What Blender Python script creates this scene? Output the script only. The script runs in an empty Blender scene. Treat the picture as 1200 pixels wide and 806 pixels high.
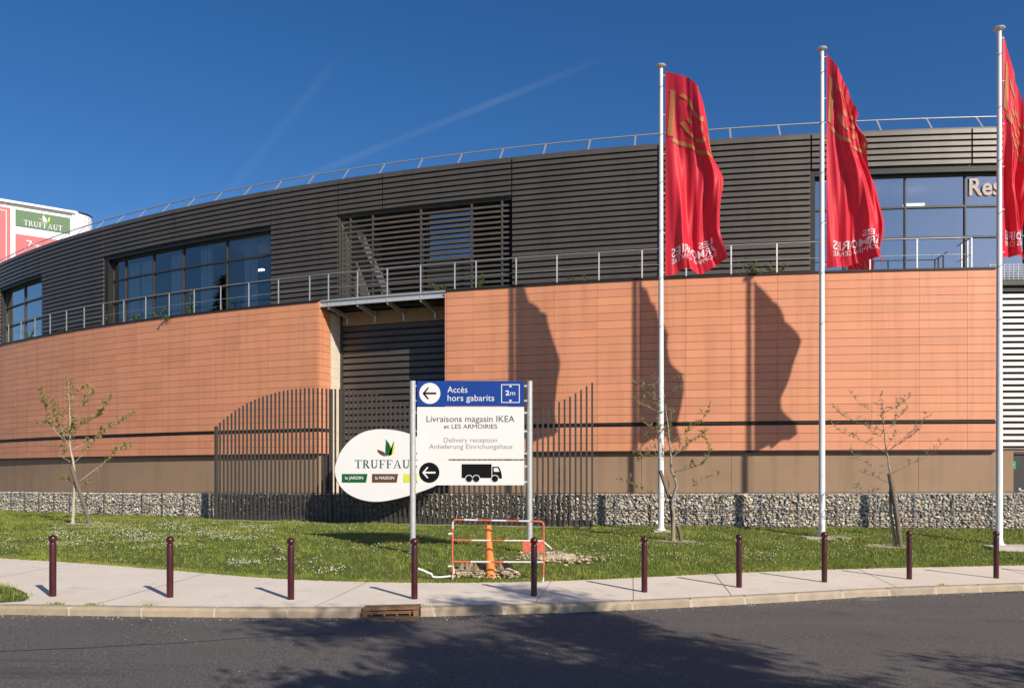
import bpy, bmesh, math, random
import numpy as np
from mathutils import Vector, Matrix
random.seed(11); rng = np.random.default_rng(5)
SC = bpy.context.scene; COL = SC.collection
PI = math.pi; R_ = math.radians
EYE = 2.2

# ------------------------------------------------------------------ camera, sky, sun, exposure
cam_d = bpy.data.cameras.new('camera'); cam = bpy.data.objects.new('camera', cam_d); COL.objects.link(cam)
cam.location = (0, 0, EYE); cam.rotation_euler = (PI/2, 0, 0)
cam_d.sensor_width = 36; cam_d.lens = 30.0; cam_d.shift_y = 152/1200
cam_d.clip_start = .1; cam_d.clip_end = 4000
SC.camera = cam
SUN_EL = R_(32.3)
sun_h = Vector((.60, -.80, 0)).normalized()                     # horizontal direction towards the sun
SUN_AZ = math.atan2(sun_h.x, sun_h.y)
sun_dir = Vector((sun_h.x*math.cos(SUN_EL), sun_h.y*math.cos(SUN_EL), math.sin(SUN_EL)))
sd = bpy.data.lights.new('sun', 'SUN'); sd.energy = 4.9; sd.angle = R_(.53); sd.color = (1, .915, .79)
sun = bpy.data.objects.new('sun', sd); COL.objects.link(sun)
sun.rotation_euler = (-sun_dir).to_track_quat('-Z', 'Y').to_euler(); sun.location = (20, -30, 40)

W = bpy.data.worlds.new('World'); SC.world = W; W.use_nodes = True
nt = W.node_tree; nt.nodes.clear()
def nd(t, kind, **kw):
    n = t.nodes.new(kind)
    for k, v in kw.items(): setattr(n, k, v)
    return n
sky = nd(nt, 'ShaderNodeTexSky', sky_type='NISHITA', sun_disc=False)
sky.sun_elevation = SUN_EL; sky.sun_rotation = SUN_AZ
sky.altitude = 300; sky.air_density = 1.0; sky.dust_density = .8; sky.ozone_density = 3.2
bg = nd(nt, 'ShaderNodeBackground'); bg.inputs[1].default_value = .079
wo = nd(nt, 'ShaderNodeOutputWorld')
gam = nd(nt, 'ShaderNodeGamma'); gam.inputs[1].default_value = 1.0
nt.links.new(sky.outputs[0], gam.inputs[0])
hs = nd(nt, 'ShaderNodeHueSaturation'); hs.inputs['Saturation'].default_value = 1.29; hs.inputs['Value'].default_value = 1.06
nt.links.new(gam.outputs[0], hs.inputs['Color'])
cm = nd(nt, 'ShaderNodeMix', data_type='RGBA', blend_type='MULTIPLY'); cm.inputs[0].default_value = 1; cm.inputs[7].default_value = (.94, .95, 1.10, 1)
nt.links.new(hs.outputs[0], cm.inputs[6]); last = cm.outputs[2]
tc = nd(nt, 'ShaderNodeTexCoord')
def contrail(d1, d2, width, amount, last):
    """thin ice cloud trail lying on the great circle through two sky directions"""
    d1 = Vector(d1).normalized(); d2 = Vector(d2).normalized()
    n = d1.cross(d2).normalized(); mid = (d1+d2).normalized(); half = d1.dot(mid)
    def dot(v):
        q = nd(nt, 'ShaderNodeVectorMath', operation='DOT_PRODUCT'); q.inputs[1].default_value = v
        nt.links.new(tc.outputs['Generated'], q.inputs[0]); return q.outputs['Value']
    a = nd(nt, 'ShaderNodeMath', operation='ABSOLUTE'); nt.links.new(dot(n), a.inputs[0])
    m = nd(nt, 'ShaderNodeMapRange', interpolation_type='SMOOTHERSTEP'); m.inputs[1].default_value = 0; m.inputs[2].default_value = width
    m.inputs[3].default_value = 1; m.inputs[4].default_value = 0; nt.links.new(a.outputs[0], m.inputs[0])
    e = nd(nt, 'ShaderNodeMapRange', interpolation_type='SMOOTHSTEP'); e.inputs[1].default_value = half-.004; e.inputs[2].default_value = 1-(1-half)*.5
    nt.links.new(dot(mid), e.inputs[0])
    no = nd(nt, 'ShaderNodeTexNoise'); no.inputs['Scale'].default_value = 14; no.inputs['Detail'].default_value = 5
    nt.links.new(tc.outputs['Generated'], no.inputs['Vector'])
    x1 = nd(nt, 'ShaderNodeMath', operation='MULTIPLY'); nt.links.new(m.outputs[0], x1.inputs[0]); nt.links.new(e.outputs[0], x1.inputs[1])
    x2 = nd(nt, 'ShaderNodeMath', operation='MULTIPLY'); nt.links.new(x1.outputs[0], x2.inputs[0]); nt.links.new(no.outputs[0], x2.inputs[1])
    x3 = nd(nt, 'ShaderNodeMath', operation='MULTIPLY'); nt.links.new(x2.outputs[0], x3.inputs[0]); x3.inputs[1].default_value = amount
    mx = nd(nt, 'ShaderNodeMix', data_type='RGBA'); nt.links.new(x3.outputs[0], mx.inputs[0])
    nt.links.new(last, mx.inputs[6]); mx.inputs[7].default_value = (5.5, 6.2, 7.2, 1)
    return mx.outputs[2]
last = contrail((-.335, 1, .325), (-.225, 1, .46), .008, .055, last)
last = contrail((-.30, 1, .325), (.10, 1, .483), .006, .11, last)
last = contrail((-.75, 1, .25), (-.30, 1, .30), .03, .10, last)
nt.links.new(last, bg.inputs[0]); nt.links.new(bg.outputs[0], wo.inputs[0])
SC.view_settings.view_transform = 'Standard'; SC.view_settings.look = 'None'
SC.view_settings.exposure = .15; SC.view_settings.gamma = 1.0

# ------------------------------------------------------------------ materials
MATS = {}
def mat(name, col, rough=.6, metal=0., var=.12, vs=3., bump=0., bs=40., attr=False, stretch=None, spec=.5, col2=None, trans=0., dist=.01, streak=0.):
    m = bpy.data.materials.new(name); m.use_nodes = True; t = m.node_tree; b = t.nodes['Principled BSDF']
    geo = nd(t, 'ShaderNodeNewGeometry'); vec = geo.outputs['Position']
    if stretch:
        mp = nd(t, 'ShaderNodeMapping'); mp.inputs['Scale'].default_value = stretch; t.links.new(vec, mp.inputs[0]); vec2 = mp.outputs[0]
    else: vec2 = vec
    n = nd(t, 'ShaderNodeTexNoise'); n.inputs['Scale'].default_value = vs; n.inputs['Detail'].default_value = 6; n.inputs['Roughness'].default_value = .62
    t.links.new(vec2, n.inputs['Vector'])
    mr = nd(t, 'ShaderNodeMapRange'); mr.inputs[1].default_value = .3; mr.inputs[2].default_value = .7
    t.links.new(n.outputs[0], mr.inputs[0])
    mx = nd(t, 'ShaderNodeMix', data_type='RGBA'); t.links.new(mr.outputs[0], mx.inputs[0])
    c = np.array(col)
    lo = c*(1-var); hi = np.clip(c*(1+var), 0, .95) if col2 is None else np.array(col2)
    mx.inputs[6].default_value = (*lo, 1); mx.inputs[7].default_value = (*hi, 1)
    out = mx.outputs[2]
    if attr:
        at_ = nd(t, 'ShaderNodeAttribute', attribute_name='tint')
        ml = nd(t, 'ShaderNodeMix', data_type='RGBA', blend_type='MULTIPLY'); ml.inputs[0].default_value = 1
        t.links.new(out, ml.inputs[6]); t.links.new(at_.outputs['Color'], ml.inputs[7]); out = ml.outputs[2]
    if streak:
        mp3 = nd(t, 'ShaderNodeMapping'); mp3.inputs['Scale'].default_value = (2.3, 2.3, .13); t.links.new(vec, mp3.inputs[0])
        n3 = nd(t, 'ShaderNodeTexNoise'); n3.inputs['Scale'].default_value = 1.6; n3.inputs['Detail'].default_value = 5; t.links.new(mp3.outputs[0], n3.inputs['Vector'])
        r3 = nd(t, 'ShaderNodeMapRange'); r3.inputs[1].default_value = .50; r3.inputs[2].default_value = .70; r3.inputs[4].default_value = streak; t.links.new(n3.outputs[0], r3.inputs[0])
        m3 = nd(t, 'ShaderNodeMix', data_type='RGBA'); t.links.new(r3.outputs[0], m3.inputs[0]); t.links.new(out, m3.inputs[6]); m3.inputs[7].default_value = (*(c*.55), 1); out = m3.outputs[2]
    t.links.new(out, b.inputs['Base Color'])
    b.inputs['Roughness'].default_value = rough; b.inputs['Metallic'].default_value = metal
    b.inputs['Specular IOR Level'].default_value = spec
    if bump:
        n2 = nd(t, 'ShaderNodeTexNoise'); n2.inputs['Scale'].default_value = bs; n2.inputs['Detail'].default_value = 4
        t.links.new(vec, n2.inputs['Vector'])
        bp = nd(t, 'ShaderNodeBump'); bp.inputs['Strength'].default_value = bump; bp.inputs['Distance'].default_value = dist
        t.links.new(n2.outputs[0], bp.inputs['Height']); t.links.new(bp.outputs[0], b.inputs['Normal'])
    if trans:
        tr = nd(t, 'ShaderNodeBsdfTranslucent'); t.links.new(out, tr.inputs[0])
        ms = nd(t, 'ShaderNodeMixShader'); ms.inputs[0].default_value = trans
        o = t.nodes['Material Output']; t.links.new(b.outputs[0], ms.inputs[1]); t.links.new(tr.outputs[0], ms.inputs[2]); t.links.new(ms.outputs[0], o.inputs[0])
    MATS[name] = m; return m

def glassmat(name, tint, base=.10):
    m = bpy.data.materials.new(name); m.use_nodes = True; t = m.node_tree; t.nodes.clear()
    o = nd(t, 'ShaderNodeOutputMaterial'); tr = nd(t, 'ShaderNodeBsdfTransparent'); tr.inputs[0].default_value = (*tint, 1)
    g = nd(t, 'ShaderNodeBsdfGlossy'); g.inputs['Roughness'].default_value = .0; g.inputs[0].default_value = (.97, .94, .90, 1)
    f = nd(t, 'ShaderNodeFresnel'); f.inputs[0].default_value = 1.5
    a = nd(t, 'ShaderNodeMath', operation='MULTIPLY_ADD', use_clamp=True); a.inputs[1].default_value = 1.0; a.inputs[2].default_value = base
    t.links.new(f.outputs[0], a.inputs[0])
    nn = nd(t, 'ShaderNodeTexNoise'); nn.inputs['Scale'].default_value = .8; gg = nd(t, 'ShaderNodeNewGeometry'); t.links.new(gg.outputs['Position'], nn.inputs['Vector'])
    bp = nd(t, 'ShaderNodeBump'); bp.inputs['Strength'].default_value = .15; bp.inputs['Distance'].default_value = .02
    t.links.new(nn.outputs[0], bp.inputs['Height']); t.links.new(bp.outputs[0], g.inputs['Normal'])
    ms = nd(t, 'ShaderNodeMixShader'); t.links.new(a.outputs[0], ms.inputs[0]); t.links.new(tr.outputs[0], ms.inputs[1]); t.links.new(g.outputs[0], ms.inputs[2])
    t.links.new(ms.outputs[0], o.inputs[0]); MATS[name] = m; return m

def emat(name, col, s):
    m = bpy.data.materials.new(name); m.use_nodes = True; b = m.node_tree.nodes['Principled BSDF']
    b.inputs['Base Color'].default_value = (*col, 1); b.inputs['Emission Color'].default_value = (*col, 1); b.inputs['Emission Strength'].default_value = s
    MATS[name] = m; return m

mat('terracotta', (.68, .285, .152), .50, var=.06, vs=1.1, stretch=(1, 1, .25), bump=.10, bs=60, attr=True, spec=.5, streak=.28)
mat('dark_joint', (.03, .026, .022), .8)
mat('cladding', (.098, .085, .072), .42, metal=.25, var=.14, vs=.7, stretch=(1, 1, .4), streak=.25)
mat('dark_metal', (.022, .021, .02), .5, metal=.3)
mat('frame_grey', (.06, .058, .055), .45, metal=.4)
mat('plinth', (.32, .215, .137), .75, var=.06, vs=1.3, bump=.1, bs=30, spec=.25, streak=.35)
mat('beige_panel', (.70, .60, .47), .6, var=.05, streak=.2)
mat('silver', (.52, .51, .49), .4, metal=.15, var=.04)
mat('galvanised', (.56, .56, .55), .42, metal=.35, var=.14, vs=16)
mat('rail_steel', (.42, .42, .42), .45, metal=.5, var=.1, vs=8)
mat('white_paint', (.78, .78, .77), .35, var=.05, vs=3, streak=.06)
mat('sign_white', (.72, .71, .69), .55, spec=.2, var=.02, vs=2)
mat('ink', (.010, .010, .011), .8, spec=.05, var=.0)
mat('ink_grey', (.075, .07, .085), .8, spec=.05, var=0)
mat('ink_light', (.30, .29, .31), .8, spec=.05, var=0)
mat('sign_blue', (.010, .050, .26), .6, spec=.15, var=.04)
mat('green_dark', (.010, .10, .03), .7, spec=.1, var=.03)
mat('leaf_brown', (.12, .055, .03), .7, spec=.1, var=.05)
mat('leaf_yellow', (.62, .62, .06), .5, var=.05)
mat('teal_ink', (.012, .07, .06), .8, spec=.05, var=0)
mat('exit_green', (.01, .36, .11), .4, var=.02)
mat('flag_red', (.78, .035, .062), .5, var=.08, vs=2, trans=.30, spec=.3)
mat('flag_gold', (.50, .19, .06), .6, var=.08, trans=.15)
mat('flag_white', (.78, .66, .68), .6, var=.05, trans=.1)
mat('bollard', (.055, .009, .012), .30, var=.32, vs=7, bump=.05, bs=90)
mat('concrete', (.50, .45, .39), .9, var=.12, vs=4, bump=.3, bs=50)
mat('kerb', (.38, .305, .22), .9, var=.16, vs=5, bump=.35, bs=60, attr=True)
mat('mortar', (.54, .48, .40), .95, var=.1)
mat('rust', (.19, .105, .055), .85, var=.35, vs=14, bump=.5, bs=70)
mat('iron_dark', (.03, .024, .02), .8, var=.3, vs=20)
mat('orange_paint', (.58, .125, .065), .6, var=.28, vs=18)
mat('orange_plastic', (.88, .24, .05), .5, var=.07, vs=9)
mat('stripe_white', (.66, .62, .58), .6, var=.18, vs=18)
mat('soil', (.26, .19, .11), .95, var=.3, vs=7, bump=.8, bs=22, dist=.05)
mat('chalk_soil', (.42, .35, .25), .95, var=.25, vs=9, bump=.8, bs=25, dist=.05)
mat('stone', (.50, .475, .43), .85, var=.25, vs=14, bump=.4, bs=60, attr=True)
mat('stone_core', (.13, .125, .115), .95)
mat('wire', (.26, .27, .28), .45, metal=.7)
mat('fence_paint', (.080, .071, .062), .5, metal=.2, var=.1, vs=4)
mat('bark', (.30, .25, .20), .9, var=.35, vs=18, bump=.6, bs=60)
mat('bark_pale', (.46, .40, .32), .9, var=.3, vs=18, bump=.5, bs=60)
mat('stake', (.17, .13, .10), .9, var=.3, vs=16, bump=.5, bs=50)
mat('young_leaf', (.27, .26, .05), .6, var=.3, vs=6, trans=.35, attr=True)
mat('dark_leaf', (.045, .08, .02), .6, var=.35, vs=2, trans=.2, attr=True)
mat('needle', (.03, .055, .022), .7, var=.3, vs=2)
mat('weed_leaf', (.11, .15, .035), .6, var=.35, vs=8, trans=.3)
mat('petal', (.62, .60, .50), .7, var=.05)
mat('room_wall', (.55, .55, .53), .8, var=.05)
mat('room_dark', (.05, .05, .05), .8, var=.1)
mat('blind', (.62, .66, .70), .7, var=.06)
mat('curtain', (.62, .50, .55), .8, var=.1, vs=5, trans=.2)
mat('billboard_white', (.80, .78, .78), .5, var=.02)
mat('billboard_red', (.72, .12, .13), .55, var=.03)
mat('billboard_green', (.085, .17, .075), .55, var=.03)
mat('letter_pale', (.50, .40, .36), .6, var=.25, vs=9)
mat('roofing', (.2, .2, .2), .9)
mat('road_patch', (.16, .15, .14), .9, var=.2, vs=8)
mat('plastic_red', (.62, .05, .03), .5)
glassmat('glass', (.62, .70, .76), .17)
glassmat('glass_sky', (.75, .80, .82), .42)
glassmat('glass_light', (.80, .83, .84), .46)
emat('tube_light', (1, .93, .82), 2.2)

def ground_mat(name, build):
    m = bpy.data.materials.new(name); m.use_nodes = True; t = m.node_tree; b = t.nodes['Principled BSDF']
    geo = nd(t, 'ShaderNodeNewGeometry'); P = geo.outputs['Position']
    def noise(s, det=6, st=None, ro=.6):
        v = P
        if st:
            mp = nd(t, 'ShaderNodeMapping'); mp.inputs['Scale'].default_value = st[:3]
            if len(st) > 3: mp.inputs['Rotation'].default_value = (0, 0, st[3])
            t.links.new(P, mp.inputs[0]); v = mp.outputs[0]
        n = nd(t, 'ShaderNodeTexNoise'); n.inputs['Scale'].default_value = s; n.inputs['Detail'].default_value = det; n.inputs['Roughness'].default_value = ro
        t.links.new(v, n.inputs['Vector']); return n.outputs[0]
    def ramp(x, a, bb, c0, c1):
        r = nd(t, 'ShaderNodeMapRange'); r.inputs[1].default_value = a; r.inputs[2].default_value = bb; r.inputs[3].default_value = c0; r.inputs[4].default_value = c1
        t.links.new(x, r.inputs[0]); return r.outputs[0]
    def mix(f, a, bb, mode='MIX'):
        x = nd(t, 'ShaderNodeMix', data_type='RGBA', blend_type=mode)
        for i, v in ((0, f), (6, a), (7, bb)):
            if isinstance(v, (int, float)): x.inputs[i].default_value = v
            elif isinstance(v, tuple): x.inputs[i].default_value = (*v, 1)
            else: t.links.new(v, x.inputs[i])
        return x.outputs[2]
    col, h, dist, rough = build(noise, ramp, mix)
    t.links.new(col, b.inputs['Base Color']); b.inputs['Roughness'].default_value = rough; b.inputs['Specular IOR Level'].default_value = .25
    bp = nd(t, 'ShaderNodeBump'); bp.inputs['Strength'].default_value = .6; bp.inputs['Distance'].default_value = dist
    t.links.new(h, bp.inputs['Height']); t.links.new(bp.outputs[0], b.inputs['Normal']); MATS[name] = m
def _asphalt(noise, ramp, mix):
    base = mix(ramp(noise(1.1, 5, (.35, 1, 1, -.25)), .3, .7, 0, 1), (.058, .053, .049), (.092, .084, .077))
    grain = mix(ramp(noise(42, 3), .42, .66, 0, 1), base, (.175, .158, .142)); grain = mix(1., base, grain)
    g2 = mix(ramp(noise(120, 2), .55, .75, 0, .5), grain, (.26, .25, .24))
    st = ramp(noise(.55, 3), .60, .72, 0, .45)
    g3 = mix(st, g2, (.044, .040, .037))
    g3 = mix(ramp(noise(.8, 4, (.10, 1.6, 1, -.12)), .52, .62, 0, .40), g3, (.115, .105, .096))
    g3 = mix(ramp(noise(.7, 3, (.12, 1.3, 1, -.12)), .57, .66, 0, .55), g3, (.048, .043, .043))
    g3 = mix(ramp(noise(6.5, 2), .70, .76, 0, .5), g3, (.034, .032, .032))
    return g3, noise(70, 3), .01, .8
ground_mat('asphalt', _asphalt)
def _pave(noise, ramp, mix):
    base = mix(ramp(noise(.9), .3, .7, 0, 1), (.72, .62, .505), (.80, .705, .59))
    fine = mix(ramp(noise(45, 4), .35, .7, 0, .5), base, (.48, .42, .36))
    return mix(ramp(noise(1.9, 6), .56, .74, 0, .5), mix(ramp(noise(9, 3), .68, .74, 0, .6), fine, (.33, .29, .25)), (.46, .40, .33)), noise(60, 4), .004, .9
ground_mat('pavement', _pave)
def _lawn(noise, ramp, mix):
    a = mix(ramp(noise(1.3), .3, .7, 0, 1), (.06, .095, .015), (.15, .175, .032))
    a = mix(ramp(noise(.45, 4), .5, .66, 0, .7), a, (.18, .175, .04))
    b = mix(ramp(noise(28, 4), .4, .65, 0, .7), a, (.04, .06, .012))
    return mix(ramp(noise(3.3, 4), .66, .78, 0, .6), b, (.24, .20, .10)), noise(30, 4), .06, .9
ground_mat('lawn', _lawn)
def _blade(noise, ramp, mix):
    a = mix(ramp(noise(1.7, 5), .36, .64, 0, 1), (.085, .15, .016), (.255, .30, .042))
    a = mix(ramp(noise(.5, 4), .5, .68, 0, .65), a, (.30, .28, .06))
    return mix(ramp(noise(24, 2), .45, .62, 0, .7), a, (.27, .27, .07)), noise(30, 1), .001, .7
ground_mat('blade', _blade)

# ------------------------------------------------------------------ mesh building helpers
ROOT = {}
class MB:
    def __init__(s): s.v = []; s.f = []; s.m = []; s.c = []; s.tint = (1, 1, 1); s.mi = 0
    def face(s, idx): s.f.append(tuple(idx)); s.m.append(s.mi); s.c.append(s.tint)
    def poly(s, pts):
        k = len(s.v); s.v += [tuple(p) for p in pts]; s.face(range(k, k+len(pts)))
    def box(s, lo, hi):
        x0, y0, z0 = lo; x1, y1, z1 = hi; k = len(s.v)
        s.v += [(x0, y0, z0), (x1, y0, z0), (x1, y1, z0), (x0, y1, z0), (x0, y0, z1), (x1, y0, z1), (x1, y1, z1), (x0, y1, z1)]
        for q in ((0, 3, 2, 1), (4, 5, 6, 7), (0, 1, 5, 4), (1, 2, 6, 5), (2, 3, 7, 6), (3, 0, 4, 7)): s.face([k+i for i in q])
    def hexa(s, b, t):
        k = len(s.v); s.v += [tuple(p) for p in b]+[tuple(p) for p in t]
        for q in ((0, 3, 2, 1), (4, 5, 6, 7), (0, 1, 5, 4), (1, 2, 6, 5), (2, 3, 7, 6), (3, 0, 4, 7)): s.face([k+i for i in q])
    def bar(s, a, b, w, d=None):
        a = Vector(a); b = Vector(b); d = d or w; ax = (b-a).normalized()
        up = Vector((0, 0, 1)) if abs(ax.z) < .9 else Vector((0, 1, 0))
        u = ax.cross(up).normalized()*w/2; v = ax.cross(u).normalized()*d/2
        s.hexa([a-u-v, a+u-v, a+u+v, a-u+v], [b-u-v, b+u-v, b+u+v, b-u+v])
    def tube(s, pts, rad, n=8, cap=True):
        pts = [Vector(p) for p in pts]
        if not isinstance(rad, (list, tuple)): rad = [rad]*len(pts)
        k = len(s.v); up = Vector((.13, .31, .94))
        for i, p in enumerate(pts):
            ax = (pts[min(i+1, len(pts)-1)]-pts[max(i-1, 0)])
            ax = ax.normalized() if ax.length > 1e-9 else Vector((0, 0, 1))
            u = ax.cross(up)
            if u.length < .2: u = ax.cross(Vector((1, .1, 0)))
            u.normalize(); w = ax.cross(u)
            for j in range(n):
                a = 2*PI*j/n; s.v.append(tuple(p+(u*math.cos(a)+w*math.sin(a))*rad[i]))
        for i in range(len(pts)-1):
            for j in range(n):
                a = k+i*n+j; b = k+i*n+(j+1) % n; s.face((a, b, b+n, a+n))
        if cap:
            s.face([k+j for j in range(n)][::-1]); s.face([k+(len(pts)-1)*n+j for j in range(n)])
    def lathe(s, prof, n=20, c=(0, 0, 0)):
        k = len(s.v)
        for r, z in prof:
            for j in range(n):
                a = 2*PI*j/n; s.v.append((c[0]+r*math.cos(a), c[1]+r*math.sin(a), c[2]+z))
        for i in range(len(prof)-1):
            for j in range(n):
                a = k+i*n+j; b = k+i*n+(j+1) % n; s.face((a, b, b+n, a+n))
        s.face([k+j for j in range(n)][::-1]); s.face([k+(len(prof)-1)*n+j for j in range(n)])
    def prism(s, pts2, y0, y1):
        """outline in x,z swept along y"""
        n = len(pts2); k = len(s.v)
        s.v += [(x, y0, z) for x, z in pts2]+[(x, y1, z) for x, z in pts2]
        s.face(range(k, k+n)); s.face([k+n+i for i in range(n)][::-1])
        for i in range(n): j = (i+1) % n; s.face((k+i, k+n+i, k+n+j, k+j))
    def build(s, name, mats, parent=None, smooth=False):
        me = bpy.data.meshes.new(name)
        off = ROOT.get(parent.name, Vector((0, 0, 0))) if parent else Vector((0, 0, 0))
        me.from_pydata([(x-off.x, y-off.y, z-off.z) for x, y, z in s.v], [], s.f)
        ms = mats if isinstance(mats, (list, tuple)) else [mats]
        for m in ms: me.materials.append(MATS[m])
        if len(ms) > 1: me.polygons.foreach_set('material_index', s.m)
        if any(c != (1, 1, 1) for c in s.c):
            at_ = me.attributes.new('tint', 'FLOAT_COLOR', 'FACE')
            at_.data.foreach_set('color', np.array([(*c, 1) for c in s.c], dtype=np.float32).ravel())
        elif any('tint' == n.attribute_name for m in ms for n in MATS[m].node_tree.nodes if n.type == 'ATTRIBUTE'):
            at_ = me.attributes.new('tint', 'FLOAT_COLOR', 'FACE'); at_.data.foreach_set('color', np.ones(len(s.f)*4, dtype=np.float32))
        if smooth: me.polygons.foreach_set('use_smooth', [True]*len(me.polygons))
        me.update()
        o = bpy.data.objects.new(name, me); COL.objects.link(o)
        if parent: o.parent = parent; ROOT[o.name] = off
        return o
def fix_normals(o):
    bm = bmesh.new(); bm.from_mesh(o.data); bmesh.ops.recalc_face_normals(bm, faces=bm.faces); bm.to_mesh(o.data); bm.free(); return o
def smooth_angle(o, deg=40):
    o.data.polygons.foreach_set('use_smooth', [True]*len(o.data.polygons))
    bm = bmesh.new(); bm.from_mesh(o.data)
    for e in bm.edges:
        if len(e.link_faces) == 2 and e.calc_face_angle(0) > R_(deg): e.smooth = False
    bm.to_mesh(o.data); bm.free(); return o
def thing(name, label, cat, loc=(0, 0, 0), group=None):
    o = bpy.data.objects.new(name, None); COL.objects.link(o); o.location = loc; o.empty_display_size = .3
    ROOT[o.name] = Vector(loc); return tag(o, label, cat, group)
def tag(o, label=None, cat=None, group=None, kind=None):
    if label: o['label'] = label
    if cat: o['category'] = cat
    if group: o['group'] = group
    if kind: o['kind'] = kind
    return o
def copy_tree(o, parent=None):
    c = o.copy(); COL.objects.link(c)
    if parent: c.parent = parent
    for ch in list(o.children): copy_tree(ch, c)
    return c
def relocate(o, y0=None):                 # give a single-mesh thing an origin at its base
    me = o.data; n = len(me.vertices); a = np.empty(n*3); me.vertices.foreach_get('co', a); a = a.reshape(-1, 3)
    c = np.array([(a[:, 0].min()+a[:, 0].max())/2, (a[:, 1].min()+a[:, 1].max())/2, a[:, 2].min()])
    me.vertices.foreach_set('co', (a-c).ravel()); o.location = Vector(c); me.update(); return o

# ------------------------------------------------------------------ place geometry
CX, CY, RT, RF = 18.70, 93.665, 68.27, 67.1        # centre of the curved building, terracotta radius, upper facade radius
RG = 71.0                                          # gabion radius
def P(t, r, h): a = R_(t); return (CX+r*math.sin(a), CY-r*math.cos(a), h)
def at(px, py, Y): return ((px-600)/1000*Y, Y, EYE+(555-py)/1000*Y)
def arcbox(mb, t0, t1, r0, r1, h0, h1, step=.6):
    """solid curved bar between two angles, radii and heights (r1 > r0 is the street side)"""
    n = max(1, int(math.ceil(abs(t1-t0)/step))); k = len(mb.v)
    for i in range(n+1):
        t = t0+(t1-t0)*i/n; mb.v += [P(t, r1, h0), P(t, r1, h1), P(t, r0, h1), P(t, r0, h0)]
    for i in range(n):
        a = k+i*4
        for j in range(4): mb.face((a+j, a+(j+1) % 4, a+4+(j+1) % 4, a+4+j))
    mb.face((k, k+3, k+2, k+1)); a = k+n*4; mb.face((a, a+1, a+2, a+3))
def herm(Pq):
    xs = np.array([p[0] for p in Pq]); ys = np.array([p[1] for p in Pq]); m = np.gradient(ys, xs)
    def f(x):
        x = float(np.clip(x, xs[0], xs[-1])); i = int(np.clip(np.searchsorted(xs, x)-1, 0, len(xs)-2)); d = xs[i+1]-xs[i]; t = (x-xs[i])/d
        return float((2*t**3-3*t*t+1)*ys[i]+(t**3-2*t*t+t)*d*m[i]+(-2*t**3+3*t*t)*ys[i+1]+(t**3-t*t)*d*m[i+1])
    return f
kerb_y = herm([(-60, 11.0), (-40, 11.3), (-25, 11.7), (-14, 12.03), (-7.28, 12.10), (-6.03, 12.08), (-4.83, 12.07), (-3.63, 12.09), (-2.43, 12.16), (-1.23, 12.35), (0, 12.64), (1.3, 13.0), (2.7, 13.48), (4.22, 14.07), (5.93, 14.80), (7.71, 15.42), (9.61, 16.01), (13.5, 17.3), (20, 20), (40, 26)])
back_y = herm([(-60, 36), (-40, 30.5), (-25, 24.6), (-16, 20.6), (-10.86, 18.09), (-8.65, 17.25), (-6.51, 16.28), (-4.6, 15.34), (-2.98, 14.92), (-1.48, 14.84), (0, 15.08), (1.56, 15.6), (3.29, 16.4), (5.16, 17.2), (7.18, 17.93), (9.25, 18.51), (11.46, 19.1), (15.5, 20.3), (20, 22.2), (40, 28)])
def gab_y(x, r=RG): return CY-math.sqrt(max(r*r-(x-CX)**2, 1))
def slope(x): return -.0117*min(max(x, -20), 20)
def road_h(x): return .125+slope(x)
def pave_h(x, y):
    k = kerb_y(x); b = back_y(x); return .247+slope(x)+.05*min(max((y-k)/(b-k), 0), 1)
def lawn_h(x, y):
    b = back_y(x); g = max(gab_y(x), b+.5); s = min(max((y-b)/(g-b), 0), 1); h0 = .30+slope(x)
    wob = .02*math.sin(x*1.7+y*.9)*math.sin(y*1.3-x*.6)*min(1, s*5)*min(1, (1-s)*5)
    return h0+(.71-h0)*s**.6+wob

# ------------------------------------------------------------------ ground sheets
def sheet(name, xs, ylo, yhi, hf, m, ny=1):
    mb = MB(); nx = len(xs)
    for x in xs:
        a, b = ylo(x), yhi(x)
        for j in range(ny+1): y = a+(b-a)*j/ny; mb.v.append((x, y, hf(x, y)))
    for i in range(nx-1):
        for j in range(ny):
            a = i*(ny+1)+j; mb.face((a, a+ny+1, a+ny+2, a+1))
    o = mb.build(name, m, smooth=True); o['kind'] = 'structure'; return o
mb = MB(); mb.poly([(-1500, -1500, -.55), (1500, -1500, -.55), (1500, 1500, -.55), (-1500, 1500, -.55)])
o = mb.build('ground', 'lawn'); o['kind'] = 'structure'
XS = list(np.arange(-55, 38.1, .5))
sheet('road', XS, lambda x: 2.2, lambda x: kerb_y(x)+.12, lambda x, y: road_h(x), 'asphalt', 6)
sheet('verge', XS, lambda x: -30, lambda x: 2.0, lambda x, y: road_h(x)+.12, 'lawn', 8)
mb = MB()
for i in range(len(XS)-1):
    a, b = XS[i], XS[i+1]; mb.hexa([(a, 1.95, road_h(a)-.2), (b, 1.95, road_h(b)-.2), (b, 2.2, road_h(b)-.2), (a, 2.2, road_h(a)-.2)], [(a, 1.95, road_h(a)+.13), (b, 1.95, road_h(b)+.13), (b, 2.2, road_h(b)+.13), (a, 2.2, road_h(a)+.13)])
o = mb.build('near_kerb', 'kerb'); o['kind'] = 'structure'
XP = sorted(set([round(x, 3) for x in np.arange(-55, 38, .4)]+[-2.16, -1.32]))
sheet('pavement', XP, lambda x: kerb_y(x)+.15, back_y, pave_h, 'pavement', 3)
XL = list(np.arange(-55, 30.1, .35))
sheet('lawn', XL, lambda x: back_y(x)-.02, lambda x: max(gab_y(x)+.6, back_y(x)+.6), lawn_h, 'lawn', 26)
sheet('forecourt', list(np.arange(-45, 30.1, 1)), lambda x: max(gab_y(x)+.5, back_y(x)+.5), lambda x: gab_y(x)+7, lambda x, y: .68, 'concrete', 3)
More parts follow.
